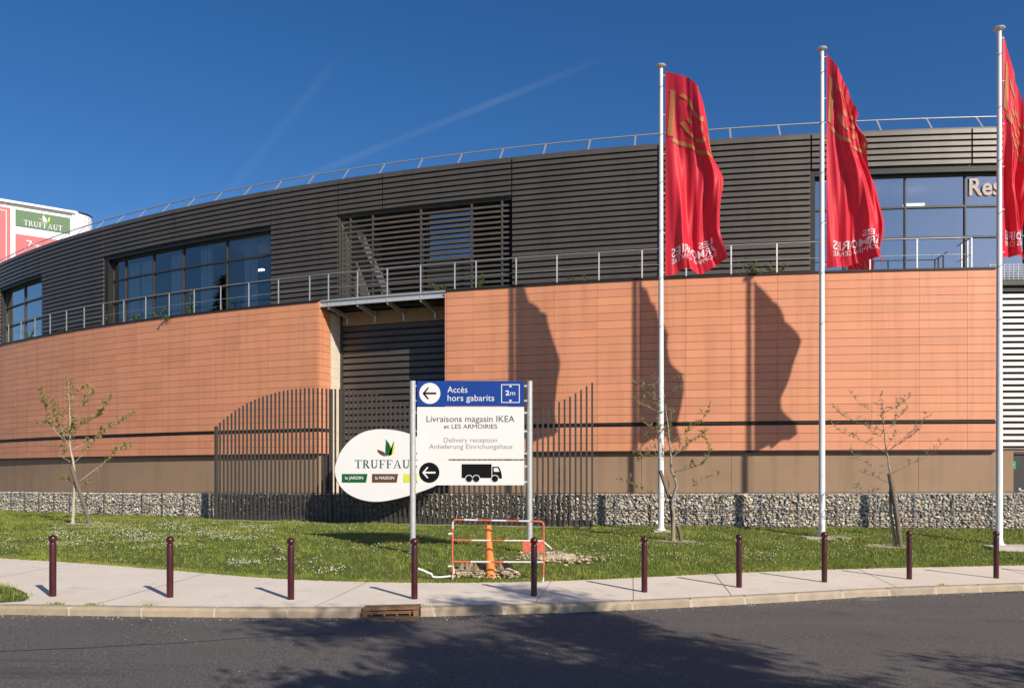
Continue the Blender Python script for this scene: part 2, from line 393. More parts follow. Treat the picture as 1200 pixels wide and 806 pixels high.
# kerb stones with mortar joints; gap for the storm drain
mb = MB(); mo = MB(); x = -40.0; ds = 1.03
DR0, DR1 = -2.15, -1.33
cuts = []
while x < 30:
    cuts.append(x); d = .01; s_ = (kerb_y(x+.1)-kerb_y(x))/.1; x += ds/math.sqrt(1+s_*s_)
near = min(range(len(cuts)), key=lambda i: abs(cuts[i]-DR0)); shift = DR0-cuts[near]; cuts = [c+shift for c in cuts]
segs = []
for i in range(len(cuts)-1):
    a, b = cuts[i]+.012, cuts[i+1]-.012
    if i == near: a, b = DR1+.012, cuts[i+1]-.012
    if b-a > .08: segs.append((a, b))
for a, b in segs:
    w = random.uniform(.86, 1.1); mb.tint = (w, w*random.uniform(.97, 1.02), w*random.uniform(.92, 1.03)); n = 4
    k = len(mb.v); jz = random.uniform(-.004, .004)
    for q in range(n+1):
        x = a+(b-a)*q/n; y = kerb_y(x); h = .247+slope(x)+jz; g = road_h(x)-.1
        mb.v += [(x, y-.025, g), (x, y-.015, h-.035), (x, y, h-.010), (x, y+.02, h+.004), (x, y+.152, h+.006), (x, y+.152, g)]
    for q in range(n):
        for j in range(5): p = k+q*6+j; mb.face((p, p+6, p+7, p+1))
    mb.face([k+j for j in range(6)]); mb.face([k+n*6+j for j in range(6)][::-1])
o = mb.build('kerb', 'kerb'); o['kind'] = 'structure'; fix_normals(o)
for i, c in enumerate(cuts[1:-1]):
    if DR0-.05 < c < DR1+.05: continue
    y = kerb_y(c); h = .247+slope(c); wm = random.uniform(.018, .035); mo.hexa([(c-wm*1.4, y-.029, h-.2), (c+wm*1.4, y-.029, h-.2), (c+.02, y+.15, h-.2), (c-.02, y+.15, h-.2)], [(c-wm, y-.004, h-.006), (c+wm, y-.004, h-.006), (c+.02, y+.15, h), (c-.02, y+.15, h)])
o = mo.build('kerb_mortar', 'mortar'); o['kind'] = 'structure'
# saw cuts across the pavement
mb = MB()
for c in (-16, -12.6, -9.2, -6.0, -2.85, .35, 1.9, 3.6, 6.9, 10.3, 13.6):
    y0, y1 = kerb_y(c)+.16, back_y(c+.35)-.05; n = 5
    for q in range(n):
        ya, yb = y0+(y1-y0)*q/n, y0+(y1-y0)*(q+1)/n; xa, xb = c+.35*q/n, c+.35*(q+1)/n
        mb.poly([(xa-.005, ya, pave_h(xa, ya)+.004), (xa+.005, ya, pave_h(xa, ya)+.004), (xb+.005, yb, pave_h(xb, yb)+.004), (xb-.005, yb, pave_h(xb, yb)+.004)])
o = mb.build('pavement_joints', 'road_patch'); o['kind'] = 'structure'
# worn filler spots and a crack in the asphalt
def blotch(mb, cx, cy, rx, ry, h, n=18):
    mb.poly([(cx+rx*math.cos(2*PI*i/n)*(1+random.uniform(-.18, .18)), cy+ry*math.sin(2*PI*i/n)*(1+random.uniform(-.18, .18)), h) for i in range(n)])
mb = MB()
for px, py, rx, ry in ((1022, 706, .24, .17), (1126, 697, .42, .12), (985, 703, .5, .08), (1060, 701, .3, .07)):
    Y = (EYE-.0)/((py-555)/1000); X = (px-600)/1000*Y; blotch(mb, X, Y, rx, ry, road_h(X)+.004)
o = mb.build('road_marks', 'road_patch'); o['kind'] = 'structure'
mb = MB(); pts = [(-6.2, 9.5), (-5.3, 9.8), (-4.9, 9.9), (-4.4, 10.12), (-4.0, 10.22), (-3.5, 10.5), (-2.9, 10.75), (-2.3, 10.95)]
for (a, b), (c, d) in zip(pts, pts[1:]): mb.poly([(a, b-.012, road_h(a)+.004), (c, d-.012, road_h(c)+.004), (c, d+.012, road_h(c)+.004), (a, b+.012, road_h(a)+.004)])
o = mb.build('road_crack', 'iron_dark'); o['kind'] = 'structure'
# small grass patch set into the pavement by the kerb
patch = [(-14, 14.2), (-10, 14.5), (-8.45, 14.05), (-8.0, 13.75), (-7.5, 13.2), (-7.22, 12.75), (-7.15, 12.5), (-7.4, 12.34), (-9, 12.28), (-14, 12.3)]
mb = MB(); mb.poly([(x, y, pave_h(x, y)+.006) for x, y in patch]); o = mb.build('lawn_patch', 'lawn'); o['kind'] = 'structure'

# ------------------------------------------------------------------ the curved shopping centre
B = thing('shopping_centre', 'long curved shopping centre with terracotta tiled base and dark louvred upper storey', 'building', P(-14, RT, .68))
def clad(name, regions, r, m='cladding', back='dark_joint', pitch=.19, top=12.98, lip=.07, gap=.048):
    mb = MB()
    for t0, t1, h0, h1 in regions:
        t0 += .022; t1 -= .022; n = max(1, int(math.ceil((t1-t0)/.55))); ts = [t0+(t1-t0)*i/n for i in range(n+1)]
        mb.mi = 1; arcbox(mb, t0-.03, t1+.03, r-.10, r-.004, h0, h1); mb.mi = 0
        z1 = top-pitch*math.floor((top-h1)/pitch+1e-6)
        while z1 > h0+.02:
            za, zb = max(z1-pitch+gap, h0), min(z1, h1)
            if zb-za > .02:
                k = len(mb.v)
                for t in ts: mb.v += [P(t, r-.003, za+.012), P(t, r+lip, za), P(t, r+lip-.012, zb-.012), P(t, r-.003, zb)]
                for i in range(n):
                    a = k+i*4
                    for j in range(3): mb.face((a+j, a+j+1, a+4+j+1, a+4+j))
                mb.face((k+3, k+2, k+1, k)); a = k+n*4; mb.face((a, a+1, a+2, a+3))
            z1 -= pitch
    return mb.build(name, [m, back], B)
TOP, FLO = 12.98, 8.28
clad('louvre_cladding', [(-55, -50.3, FLO, TOP), (-50.3, -46.2, FLO, TOP), (-46.2, -42.05, FLO, TOP), (-42.0, -37.67, 11.72, TOP), (-37.67, -33.0, FLO, TOP), (-33.0, -28.77, 11.70, TOP), (-28.77, -24.57, 11.70, TOP),
    (-24.57, -21.95, FLO, TOP), (-21.95, -20.36, 11.72, TOP), (-20.36, -16.18, 11.72, TOP), (-16.18, -11.96, FLO, TOP), (-11.96, -7.86, FLO, TOP), (-7.86, -3.70, 11.88, TOP), (-3.70, .5, 11.88, TOP), (.5, 4.7, FLO, TOP), (4.7, 9, FLO, TOP), (9, 14, FLO, TOP)], RF)
RB = 66.9
clad('bay_cladding', [(-21.93, -17.9, 2.80, 7.62), (-20.84, -17.9, .70, 2.80)], RB-.05, top=7.62, pitch=.235, gap=.065)
clad('pale_louvre_cladding', [(-3.35, 5, 2.98, 8.02), (5, 14, 2.98, 8.02)], 67.0, 'silver', 'dark_joint', pitch=.193, top=8.02, lip=.06, gap=.07)
mb = MB(); arcbox(mb, -55, 14, RF-.3, RF+.02, TOP, TOP+.05); mb.build('parapet_coping', 'cladding', B)
mb = MB(); n = 70; ring = [P(-55+69*i/n, RF-.25, TOP-.02) for i in range(n+1)]; inn = [P(-55+69*i/n, 30, TOP-.02) for i in range(n+1)]
for i in range(n): mb.poly([ring[i], ring[i+1], inn[i+1], inn[i]])
for t in (-55, 14):
    mb.poly([P(t, RF-.1, .5), P(t, 30, .5), P(t, 30, TOP-.03), P(t, RF-.1, TOP-.03)])
mb.build('roof', 'roofing', B)

# terracotta tile screens, left and right of the bay
def tiles(name, ts):
    mb = MB(); rows = [(2.92+.26*i, 2.92+.26*(i+1)) for i in range(3)]+[(3.82+.25*i, 3.82+.25*(i+1)) for i in range(18)]
    mb.mi = 1; arcbox(mb, ts[0], ts[-1], RT-.12, RT-.03, 2.94, 8.31); mb.mi = 0
    for a, b in zip(ts, ts[1:]):
        for h0, h1 in rows:
            w = random.gauss(1, .034); mb.tint = (w, w*random.gauss(1, .014), w*random.gauss(1, .025))
            g = .0055; k = len(mb.v); e = math.degrees(g/RT); j = random.gauss(0, .0012)
            arcbox(mb, a+e*.6, b-e*.6, RT-.03, RT+j, h0+g, h1-g, 1.2)
    return mb, rows
ts = [-17.82, -17.015]+[-17.015+1.1617*i for i in range(1, 12)]+[-3.57]
mbR, rows = tiles('terracotta_screen', ts)
tl = [-22.05, -22.70]; q = -23.86
while q > -56: tl.append(q); q -= 1.158
mbL, rows = tiles('terracotta_screen', tl[::-1])
def return_tiles(mb, t, r0, r1, sgn):
    # tiled side of a screen, running back into the bay
    for h0, h1 in rows:
        w = random.gauss(1, .02); mb.tint = (w, w, w)
        a0 = t; e = .06*sgn; g = .0055
        b = [P(a0, r0, h0+g), P(a0+e, r0, h0+g), P(a0+e, r1, h0+g), P(a0, r1, h0+g)]; tp = [(x, y, h1-g) for x, y, z in b]
        mb.hexa(b, tp)
return_tiles(mbL, -22.05, RT-.70, RT-.012, 1); return_tiles(mbR, -17.82, RT-1.2, RT-.012, -1); return_tiles(mbR, -3.57, RT-1.2, RT-.012, 1)
mbL.build('terracotta_screen', ['terracotta', 'dark_joint'], B); mbR.build('terracotta_screen', ['terracotta', 'dark_joint'], B)
for t0, t1 in ((-55, -22.03), (-17.84, -3.55)):
    mb = MB(); arcbox(mb, t0, t1, RT-.9, RT-.035, 3.705, 3.815); arcbox(mb, t0, t1, RT-.034, RT+.03, 3.73, 3.785); mb.build('dark_band', 'dark_metal', B)
    mb = MB(); arcbox(mb, t0, t1, RF-.2, RT+.035, 8.315, 8.375); mb.build('terrace_coping', 'dark_metal', B)
    mb = MB(); arcbox(mb, t0, t1, RF-.3, RT-.14, 2.86, 3.70); arcbox(mb, t0, t1, RT-.14, RT+.01, 2.86, 2.915); mb.build('soffit', 'dark_metal', B)
mb = MB(); arcbox(mb, -22.05, -17.8, 66.6, RF+.1, 8.2, 8.31); mb.build('floor_slab', 'frame_grey', B); mb = MB(); arcbox(mb, -3.55, 14, 66.6, 67.3, 8.05, 8.2); mb.build('floor_slab', 'frame_grey', B)
mb = MB(); arcbox(mb, -22.0, -17.84, 66.62, 66.93, 7.64, 8.12); mb.build('bay_beam', 'plinth', B)
# beige side of the bay, and the plinth below the tiles
mb = MB()
for k in range(22):
    h0 = .7+k*.335; h1 = h0+.33
    if h1 > 8.1: break
    b = [P(-22.02, RT-1.45, h0), P(-21.985, RT-1.45, h0), P(-21.985, RT-.72, h0), P(-22.02, RT-.72, h0)]; mb.hexa(b, [(x, y, h1) for x, y, z in b])
mb.build('beige_reveal', 'beige_panel', B)
mb = MB(); b = [P(-22.1, 66.5, .7), P(-21.90, 66.5, .7), P(-21.90, 66.95, .7), P(-22.1, 66.95, .7)]; mb.hexa(b, [(x, y, 8.1) for x, y, z in b]); mb.build('corner_trim', 'frame_grey', B)
mb = MB(); tp = -3.07
pj = [-3.07]; t = -3.07-2.32
while t > -17.7: pj.append(t); t -= 2.323
pj.append(-17.82)
for a, b in zip(pj, pj[1:]): arcbox(mb, b+.004, a-.004, RT-.35, RT-.11, .6, 2.86)
mb.build('plinth', 'plinth', B); mb = MB()
pj = [-22.05]; t = -22.05-.65
while t > -54: pj.append(t); t -= 2.32
for a, b in zip(pj, pj[1:]): arcbox(mb, b+.004, a-.004, RT-.35, RT-.11, .6, 2.86)
mb.build('plinth', 'plinth', B)
mb = MB(); arcbox(mb, -55, -22.06, RT-.5, RT-.36, .6, 2.86); arcbox(mb, -17.8, -3.08, RT-.5, RT-.36, .6, 2.86); mb.build('plinth_backing', 'dark_joint', B)

# doors at the foot of the pale louvres, and one inside the bay
def door(t0, t1, r, htop, handle_t, sign=None, bm='frame_grey', vents=False):
    mb = MB(); arcbox(mb, t0, t1, r-.06, r, .70, htop); o = mb.build('door', bm, B)
    mb = MB(); arcbox(mb, t0-.07, t0-.004, r-.08, r+.05, .70, htop+.08); arcbox(mb, t1+.004, t1+.07, r-.08, r+.05, .70, htop+.08); arcbox(mb, t0, t1, r-.08, r+.05, htop+.004, htop+.08); mb.build('door_frame', 'frame_grey', o)
    mb = MB(); arcbox(mb, handle_t-.03, handle_t+.03, r+.003, r+.02, 1.52, 1.76); mb.bar(P(handle_t, r+.05, 1.68), P(handle_t+.11, r+.05, 1.68), .03); mb.bar(P(handle_t, r+.02, 1.68), P(handle_t, r+.06, 1.68), .03); mb.build('handle', 'galvanised', o)
    if vents:
        mb = MB()
        for i in range(12): arcbox(mb, t0+.35, t1-.1, r+.003, r+.018, 1.75+.06*i, 1.785+.06*i)
        mb.build('vent', 'dark_metal', o)
    if sign:
        a, b, h0, h1 = sign; mb = MB(); arcbox(mb, a, b, r+.003, r+.012, h0, h1); s_ = mb.build('exit_sign', 'exit_green', o)
        mb = MB(); hh = (h0+h1)/2
        w = (b-a); arcbox(mb, a+w*.12, a+w*.3, r+.014, r+.017, hh-.05, hh+.06); arcbox(mb, a+w*.42, a+w*.88, r+.014, r+.017, hh-.02, hh+.03); mb.build('pictogram', 'sign_white', s_)
door(-2.98, -2.24, 67.0, 2.80, -2.4, (-2.96, -2.50, 2.35, 2.60))
door(-2.16, -1.40, 67.0, 2.80, -2.02)
mb = MB(); arcbox(mb, -1.3, 14, 66.8, 67.0, .6, 2.95); arcbox(mb, -3.30, -1.3, 66.8, 67.0, 2.885, 2.97); arcbox(mb, -3.07, -3.05, 66.8, 67.15, .6, 2.885); mb.build('side_plinth', 'plinth', B)
mb = MB(); arcbox(mb, -3.45, -3.33, 66.6, 67.2, .6, 8.3); mb.build('corner_trim', 'frame_grey', B)
door(-21.85, -20.9, 66.97, 2.65, -21.65, (-21.62, -21.25, 1.70, 1.92), vents=True)
# white wire screen above the pale louvres
mb = MB()
for h in np.arange(8.22, 8.70, .075): arcbox(mb, -3.3, 10, 67.30, 67.315, h, h+.014)
for t in np.arange(-3.3, 10, .12): mb.bar(P(t, 67.32, 8.2), P(t, 67.32, 8.7), .014)
mb.build('wire_screen', 'silver', B)

# windows of the upper storey (each set back in its reveal)
def window(t0, t1, h0, h1, mull, trans, r=66.86, g='glass', narrow=False):
    mb = MB(); w = math.degrees(.024/r)
    for t in [t0+w*.9]+mull+[t1-w*.9]: arcbox(mb, t-w, t+w, r-.09, r+.045, h0, h1)
    for h in [h0+.03]+trans+[h1-.03]: arcbox(mb, t0, t1, r-.085, r+.040, h-.03, h+.03)
    fr = mb.build('window', 'frame_grey', B)
    mb = MB(); n = max(1, int((t1-t0)/.35)); q = [t0+(t1-t0)*i/n for i in range(n+1)]
    segs = [t0]+mull+[t1]
    for a, b in zip(segs, segs[1:]): mb.poly([P(a, r-.02, h0), P(b, r-.02, h0), P(b, r-.02, h1), P(a, r-.02, h1)])
    mb.build('pane', g, fr)
    mb = MB(); arcbox(mb, t0-.12, t1+.12, r-.12, RF-.005, h1, h1+.22); arcbox(mb, t0-.3, t0-.005, r-.12, RF-.01, h0, h1+.2); arcbox(mb, t1+.005, t1+.05, r-.12, RF-.01, h0, h1+.2); mb.build('reveal', 'dark_metal', fr)
    return fr
w1 = window(-42.0, -37.73, 8.3, 11.56, [-39.85], [9.72, 10.68], g='glass_sky')
w2 = window(-32.78, -24.62, 8.3, 11.52, [-32.0, -30.36, -28.78, -26.68], [9.66, 10.64])
w4 = window(-7.75, 2.4, 8.3, 11.66, [-6.95, -5.34, -3.77, -2.2, -.6, 1.0], [9.67, 10.64], g='glass_light')
def room(t0, t1, depth, hc=11.9, wall='room_wall'):
    mb = MB(); r0 = 66.7-depth
    arcbox(mb, t0, t1, r0-.1, r0, 8.2, hc); arcbox(mb, t0-.3, t0, r0, 66.7, 8.2, hc); arcbox(mb, t1, t1+.3, r0, 66.7, 8.2, hc); mb.build('room_wall', wall, B)
    mb = MB(); arcbox(mb, t0, t1, r0, 66.74, hc, hc+.05); mb.build('room_ceiling', 'room_wall', B)
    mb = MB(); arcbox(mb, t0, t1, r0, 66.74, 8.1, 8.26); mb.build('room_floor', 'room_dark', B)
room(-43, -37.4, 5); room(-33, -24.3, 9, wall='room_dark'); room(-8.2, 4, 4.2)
for t in (-32.35, -31.6, -29.9, -28.35, -26.25):
    mb = MB()
    for i in range(7): arcbox(mb, t-.12+i*.085, t-.12+i*.085+.075, 66.25, 66.29+.02*(i % 2), 8.3, 11.45)
    mb.build('blind', 'blind', B)
for t0, t1 in ((-27.9, -27.3), (-25.85, -25.5), (-25.2, -25.05)):
    mb = MB(); arcbox(mb, t0, t1, 64.0, 64.15, 10.95, 11.02); mb.build('ceiling_lamp', 'tube_light', B)
for t0, t1 in ((-6.4, -5.5), (-4.7, -4.1)):
    mb = MB(); arcbox(mb, t0, t1, 64.6, 64.75, 11.35, 11.42); mb.build('ceiling_lamp', 'tube_light', B)
mb = MB(); arcbox(mb, -39.2, -38.2, 64.2, 64.35, 11.2, 11.28); mb.build('ceiling_lamp', 'tube_light', B)
for t0, t1, hc in ((-7.6, -7.0, 10.6), (-6.9, -5.4, 10.55), (-5.25, -3.85, 10.55), (-3.7, -2.25, 11.0), (-2.1, -.7, 11.5), (-.5, 1, 11.5)):
    mb = MB(); k = int((t1-t0)/.045); pr = [(t0+(t1-t0)*i/k, 66.1+.05*math.sin(i*1.9)+.02*math.sin(i*4.7)) for i in range(k+1)]
    for (a, ra), (b, rb) in zip(pr, pr[1:]): mb.poly([P(a, ra, 8.3), P(b, rb, 8.3), P(b, rb, hc), P(a, ra, hc)])
    mb.build('curtain', 'curtain', B, smooth=True)
# stair flights seen through the far left window
mb = MB(); mb.bar(P(-41.2, 65.4, 10.6), P(-38.6, 65.4, 8.3), .5, .12); mb.bar(P(-41.5, 64.6, 9.6), P(-39.6, 64.6, 8.3), .4, .12); mb.build('stair_flight', 'silver', B)

# open louvred loggia in the middle of the upper storey
w = math.degrees(.035/RF)
mb = MB(); arcbox(mb, -21.9, -16.22, RF-.13, RF-.06, 11.60, 11.66); L = mb.build('louvre_screen', 'cladding', B)
for t in (-21.55, -20.75, -19.1, -17.45, -16.5):
    mb = MB(); arcbox(mb, t-w, t+w, RF-.13, RF-.05, 8.3, 11.595); mb.build('post', 'cladding', L)
mb = MB(); h = 8.42
while h < 11.5:
    n = 12; k = len(mb.v); t0, t1 = -21.86, -16.25
    for i in range(n+1):
        t = t0+(t1-t0)*i/n; mb.v += [P(t, RF-.035, h), P(t, RF-.043, h+.010), P(t, RF-.085, h+.092), P(t, RF-.077, h+.082)]
    for i in range(n):
        a = k+i*4
        for j in range(4): mb.face((a+j, a+(j+1) % 4, a+4+(j+1) % 4, a+4+j))
    h += .185
mb.build('slats', 'cladding', L)
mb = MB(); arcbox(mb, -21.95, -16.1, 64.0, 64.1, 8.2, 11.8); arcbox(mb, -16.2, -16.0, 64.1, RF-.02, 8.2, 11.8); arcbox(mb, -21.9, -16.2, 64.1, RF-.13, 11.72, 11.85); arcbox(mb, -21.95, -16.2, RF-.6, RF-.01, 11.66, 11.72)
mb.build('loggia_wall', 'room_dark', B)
mb = MB(); arcbox(mb, -22.1, -21.92, 64.1, RF-.16, 8.2, 11.72); mb.build('loggia_side_wall', 'silver', B)
mb = MB(); arcbox(mb, -22.1, -21.915, RF-.155, RF-.01, 8.2, 11.72); mb.build('loggia_jamb', 'cladding', B)
mb = MB(); arcbox(mb, -19.05, -17.5, 66.55, 66.65, 8.4, 11.5); mb.build('loggia_door', 'frame_grey', B)
mb = MB(); mb.poly([P(-19.0, 66.67, 9.9), P(-17.55, 66.67, 9.9), P(-17.55, 66.67, 11.45), P(-19.0, 66.67, 11.45)]); mb.build('loggia_pane', 'glass_light', B)
mb = MB(); mb.bar(P(-21.5, 66.5, 11.2), P(-20.35, 66.5, 8.5), .10, .22); mb.build('stair_flight', 'galvanised', B)
mb = MB(); mb.bar(P(-20.9, 65.9, 9.9), P(-20.2, 65.9, 9.9), .08); mb.bar(P(-20.95, 65.95, 8.3), P(-20.95, 65.95, 9.95), .06); mb.bar(P(-19.75, 65.3, 8.3), P(-19.75, 65.3, 11.2), .12); mb.build('stair_rail', 'rail_steel', B)

# terrace railing, balcony edge, roof railing
lp = []; t = -22.384
while t > -50: lp.append(t); t -= 1.157
rp = []; t = -15.8
while t < -4.3: rp.append(t); t += 1.152
mid = [-21.714, -20.714, -19.724, -18.66, -17.608]
rr = RT-.10
mb = MB(); tt = np.arange(-50, -4.09, .5); tt = list(tt)+[-4.1]
mb.tube([P(t, rr, 9.30) for t in tt]+[P(-4.1, RF+.1, 9.30)], .017, 6); mb.tube([P(t, rr, 8.80) for t in tt]+[P(-4.1, RF+.1, 8.80)], .010, 6)
RL = mb.build('terrace_railing', 'rail_steel', B, smooth=True)
for t in lp+[-16.97]+rp+[-4.1]:
    mb = MB(); mb.bar(P(t, rr, 8.36), P(t, rr, 9.29), .042, .022); mb.build('post', 'rail_steel', RL)
for t in mid:
    mb = MB(); mb.bar(P(t, rr, 8.05), P(t, rr, 9.29), .042, .022); mb.build('post', 'rail_steel', RL)
mb = MB()
for r in (67.9, 67.5): mb.bar(P(-4.1, r, 8.3), P(-4.1, r, 9.3), .04)
mb.build('post', 'rail_steel', RL)
mb = MB(); arcbox(mb, -22.0, -17.86, rr-.03, rr-.005, 8.14, 8.36); arcbox(mb, -22.0, -17.86, rr-.005, rr+.05, 8.13, 8.17); arcbox(mb, -22.0, -17.86, rr-.005, rr+.05, 8.33, 8.37); mb.build('balcony_beam', 'galvanised', B)
mb = MB(); arcbox(mb, -22.0, -17.86, RF+.12, rr-.04, 8.28, 8.32)
for t in np.arange(-22, -17.86, .12): mb.bar(P(t, RF+.1, 8.26), P(t, rr-.04, 8.26), .01, .03)
mb.build('balcony_deck', 'frame_grey', B)
for t in mid:
    mb = MB(); a, b = P(t, rr, 8.13), P(t, RF-.15, 7.98); mb.bar(a, b, .05, .14); mb.bar(P(t, RF-.15, 7.7), P(t, RF-.15, 8.12), .06); mb.build('bracket', 'galvanised', B)
mb = MB(); mb.tube([P(t, 66.6, 13.55) for t in np.arange(-54, 13, .6)], .024, 6); RR = mb.build('roof_railing', 'rail_steel', B, smooth=True)
t = -33.718-1.325*12
while t < 12:
    mb = MB(); mb.bar(P(t, 67.06, 13.0), P(t, 66.6, 13.54), .055, .022); mb.build('post', 'rail_steel', RR); t += 1.3215

# lettering helpers
def text_geo(body, bold=0.):
    cu = bpy.data.curves.new('t', 'FONT'); cu.body = body; cu.size = 1; cu.extrude = .0; cu.offset = bold; cu.resolution_u = 3
    o = bpy.data.objects.new('t', cu); COL.objects.link(o); dg = bpy.context.evaluated_depsgraph_get(); me = bpy.data.meshes.new_from_object(o.evaluated_get(dg))
    v = np.array([x.co[:2] for x in me.vertices]); f = [tuple(p.vertices) for p in me.polygons]
    bpy.data.objects.remove(o); bpy.data.curves.remove(cu); bpy.data.meshes.remove(me); return v, f
def text_on(mb, body, x0, x1, zb, Y, bold=0., squash=None, lift=.004):
    """letters from x0 to x1 on a plane facing the camera side at depth Y, baseline zb"""
    v, f = text_geo(body, bold); a, b = v[:, 0].min(), v[:, 0].max(); s = (x1-x0)/(b-a); sz = squash or s; k = len(mb.v)
    mb.v += [(x0+(x-a)*s, Y-lift, zb+y*sz) for x, y in v]
    for q in f: mb.face([k+i for i in q])
def flat(mb, pts, Y, th=.003, lift=.001): mb.prism([(x, z) for x, z in pts], Y-lift-th, Y-lift)
def disc(mb, x, z, r, Y, th=.003, lift=.001, n=32, sx=1): flat(mb, [(x+sx*r*math.cos(2*PI*i/n), z+r*math.sin(2*PI*i/n)) for i in range(n)], Y, th, lift)
def rect(a, b, c, d): return [(a, b), (c, b), (c, d), (a, d)]
def halfring(cx, cy, ro, yo, ri, yi, a0, a1, n=12):
    o = [(cx+ro*math.cos(a0+(a1-a0)*i/n), cy+yo*math.sin(a0+(a1-a0)*i/n)) for i in range(n+1)]; i_ = [(cx+ri*math.cos(a0+(a1-a0)*i/n), cy+yi*math.sin(a0+(a1-a0)*i/n)) for i in range(n+1)]
    return [[o[i], o[i+1], i_[i+1], i_[i]] for i in range(n)]
GL = {'T': (.80, [rect(0, .93, .8, 1), rect(0, .76, .05, .93), rect(.75, .76, .8, .93), rect(.32, .05, .48, .93), rect(.2, 0, .6, .05)]),
 'R': (.86, [rect(.12, .05, .28, .95), rect(.02, 0, .38, .05), rect(.02, .95, .28, 1)]+[rect(.28, .95, .4, 1), rect(.28, .47, .4, .53)]+halfring(.4, .735, .27, .265, .12, .2, -PI/2, PI/2)+[[(.38, .47), (.54, .47), (.86, 0), (.66, 0)]]),
 'U': (.88, [rect(0, .95, .36, 1), rect(.1, .3, .26, .95), rect(.68, .3, .75, .95), rect(.55, .95, .88, 1)]+halfring(.425, .3, .325, .32, .165, .24, PI, 2*PI)),
 'F': (.74, [rect(.12, .05, .28, .94), rect(.02, 0, .4, .05), rect(.02, .94, .72, 1), rect(.67, .76, .72, .94), rect(.28, .47, .5, .53), rect(.5, .39, .54, .61)]),
 'A': (.96, [[(.10, .05), (.17, .05), (.47, .88), (.44, 1)], [(.44, 1), (.52, 1), (.86, .05), (.69, .05)], rect(.2, .30, .68, .36), rect(0, 0, .30, .05), rect(.58, 0, .96, .05)])}
def serif_word(word, put):
    x = 0; adv = []
    for ch in word: adv.append(x); x += GL[ch][0]+.1
    tot = x-.1
    for ch, a in zip(word, adv):
        for i, p in enumerate(GL[ch][1]): put([((a+u)/tot, v) for u, v in p], i)
    return tot
# window lettering: the part of the restaurant name that can be seen
v, f = text_geo('Res', .02); mb = MB(); a, b = v[:, 0].min(), v[:, 0].max(); k = len(mb.v)
for x, y in v: u = (x-a)/(b-a); mb.v.append(P(-3.67+u*.83, 66.9, 10.98+y*.78))
for q in f: mb.face([k+i for i in q])
mb.build('lettering', 'letter_pale', w4)

# ------------------------------------------------------------------ rooftop billboard
F = Vector((-30.6, 60, 0)); U = Vector((.797, .603, 0)); N = Vector((.603, -.797, 0))
BB = thing('rooftop_billboard', 'white rooftop billboard with red and green panels behind the far left roofline', 'billboard', (-33, 60, 12.96))
def bp(t, h, out=0.): q = F-U*t+N*out; return (q.x, q.y, h)
mb = MB(); rr_ = 1.2; out = [F-U*12, F]+[F-N*rr_+(N*math.cos(a)+U*math.sin(a))*rr_ for a in np.linspace(0, PI, 16)][1:]+[F-N*2*rr_-U*12]
k = len(mb.v); n = len(out)
for z in (13.0, 20.56): mb.v += [(q.x, q.y, z) for q in out]
mb.face(range(k+n, k+2*n))
for i in range(n): j = (i+1) % n; mb.face((k+i, k+j, k+n+j, k+n+i))
smooth_angle(mb.build('billboard_body', 'billboard_white', BB), 30)
def bpanel(name, t0, t1, h0, h1, o, m, th=.05):
    mb = MB(); b = [bp(t0, h0, o), bp(t1, h0, o), bp(t1, h0, o+th), bp(t0, h0, o+th)]; mb.hexa(b, [(x, y, h1) for x, y, z in b]); return fix_normals(mb.build(name, m, BB))
for a, b, c, d in ((.0, 12, 20.44, 20.60), (.0, .14, 13, 20.44)): bpanel('edge_trim', a, b, c, d, .01, 'billboard_white', .14)
bpanel('shadow_groove', .3, 12, 20.28, 20.33, .005, 'frame_grey', .03)
gp_ = bpanel('advert_panel', .43, 3.76, 18.98, 20.07, .01, 'billboard_green')
gr2 = bpanel('advert_panel', .43, 3.76, 14.2, 18.42, .01, 'billboard_red'); gr3 = bpanel('advert_panel', 4.06, 8.6, 14.2, 20.09, .01, 'billboard_red')
mb = MB()
def put(p, i): mb.poly([bp(3.27-u*2.35, 19.08+v*.36, .064+.0006*i) for u, v in p])
serif_word('TRUFFAUT', put); mb.build('lettering', 'sign_white', gp_)
mb = MB(); mb.poly([bp(2.1-x, 19.5+z, .066) for x, z in ((0, 0), (.25, .02), (.22, .2), (.0, .50), (-.06, .28))]); mb.build('leaf_mark', 'sign_white', gp_)
mb = MB(); mb.poly([bp(1.82-x, 19.5+z, .067) for x, z in ((0, 0), (.12, .14), (.14, .42), (.02, .32), (.02, .1))]); mb.build('leaf_mark', 'leaf_yellow', gp_)
mb = MB(); mb.poly([bp(2.44-x, 19.62+z, .066) for x, z in ((0, .12), (.14, .02), (.3, -.08), (.22, .05))]); mb.build('leaf_mark', 'orange_plastic', gp_)
mb = MB()
for t0, w in ((4.28, .05),): 
    mb.poly([bp(t0, 14.2, .064), bp(t0+w, 14.2, .064), bp(t0+w, 19.9, .064), bp(t0, 19.9, .064)]); mb.poly([bp(t0, 19.85, .066), bp(8, 19.85, .066), bp(8, 19.9, .066), bp(t0, 19.9, .066)])
mb.build('white_border', 'sign_white', gr3)
mb = MB()
for t, h in ((3.15, 18.1), (2.75, 17.9), (2.35, 17.85)): mb.poly([bp(t, h, .064), bp(t-.34, h-.02, .064), bp(t-.36, h-.10, .064), bp(t-.02, h-.07, .064)]); mb.poly([bp(t-.30, h-.08, .066), bp(t-.36, h-.1, .066), bp(t-.16, h-.5, .066), bp(t-.1, h-.48, .066)])
mb.build('white_marks', 'sign_white', gr2)
mb = MB()
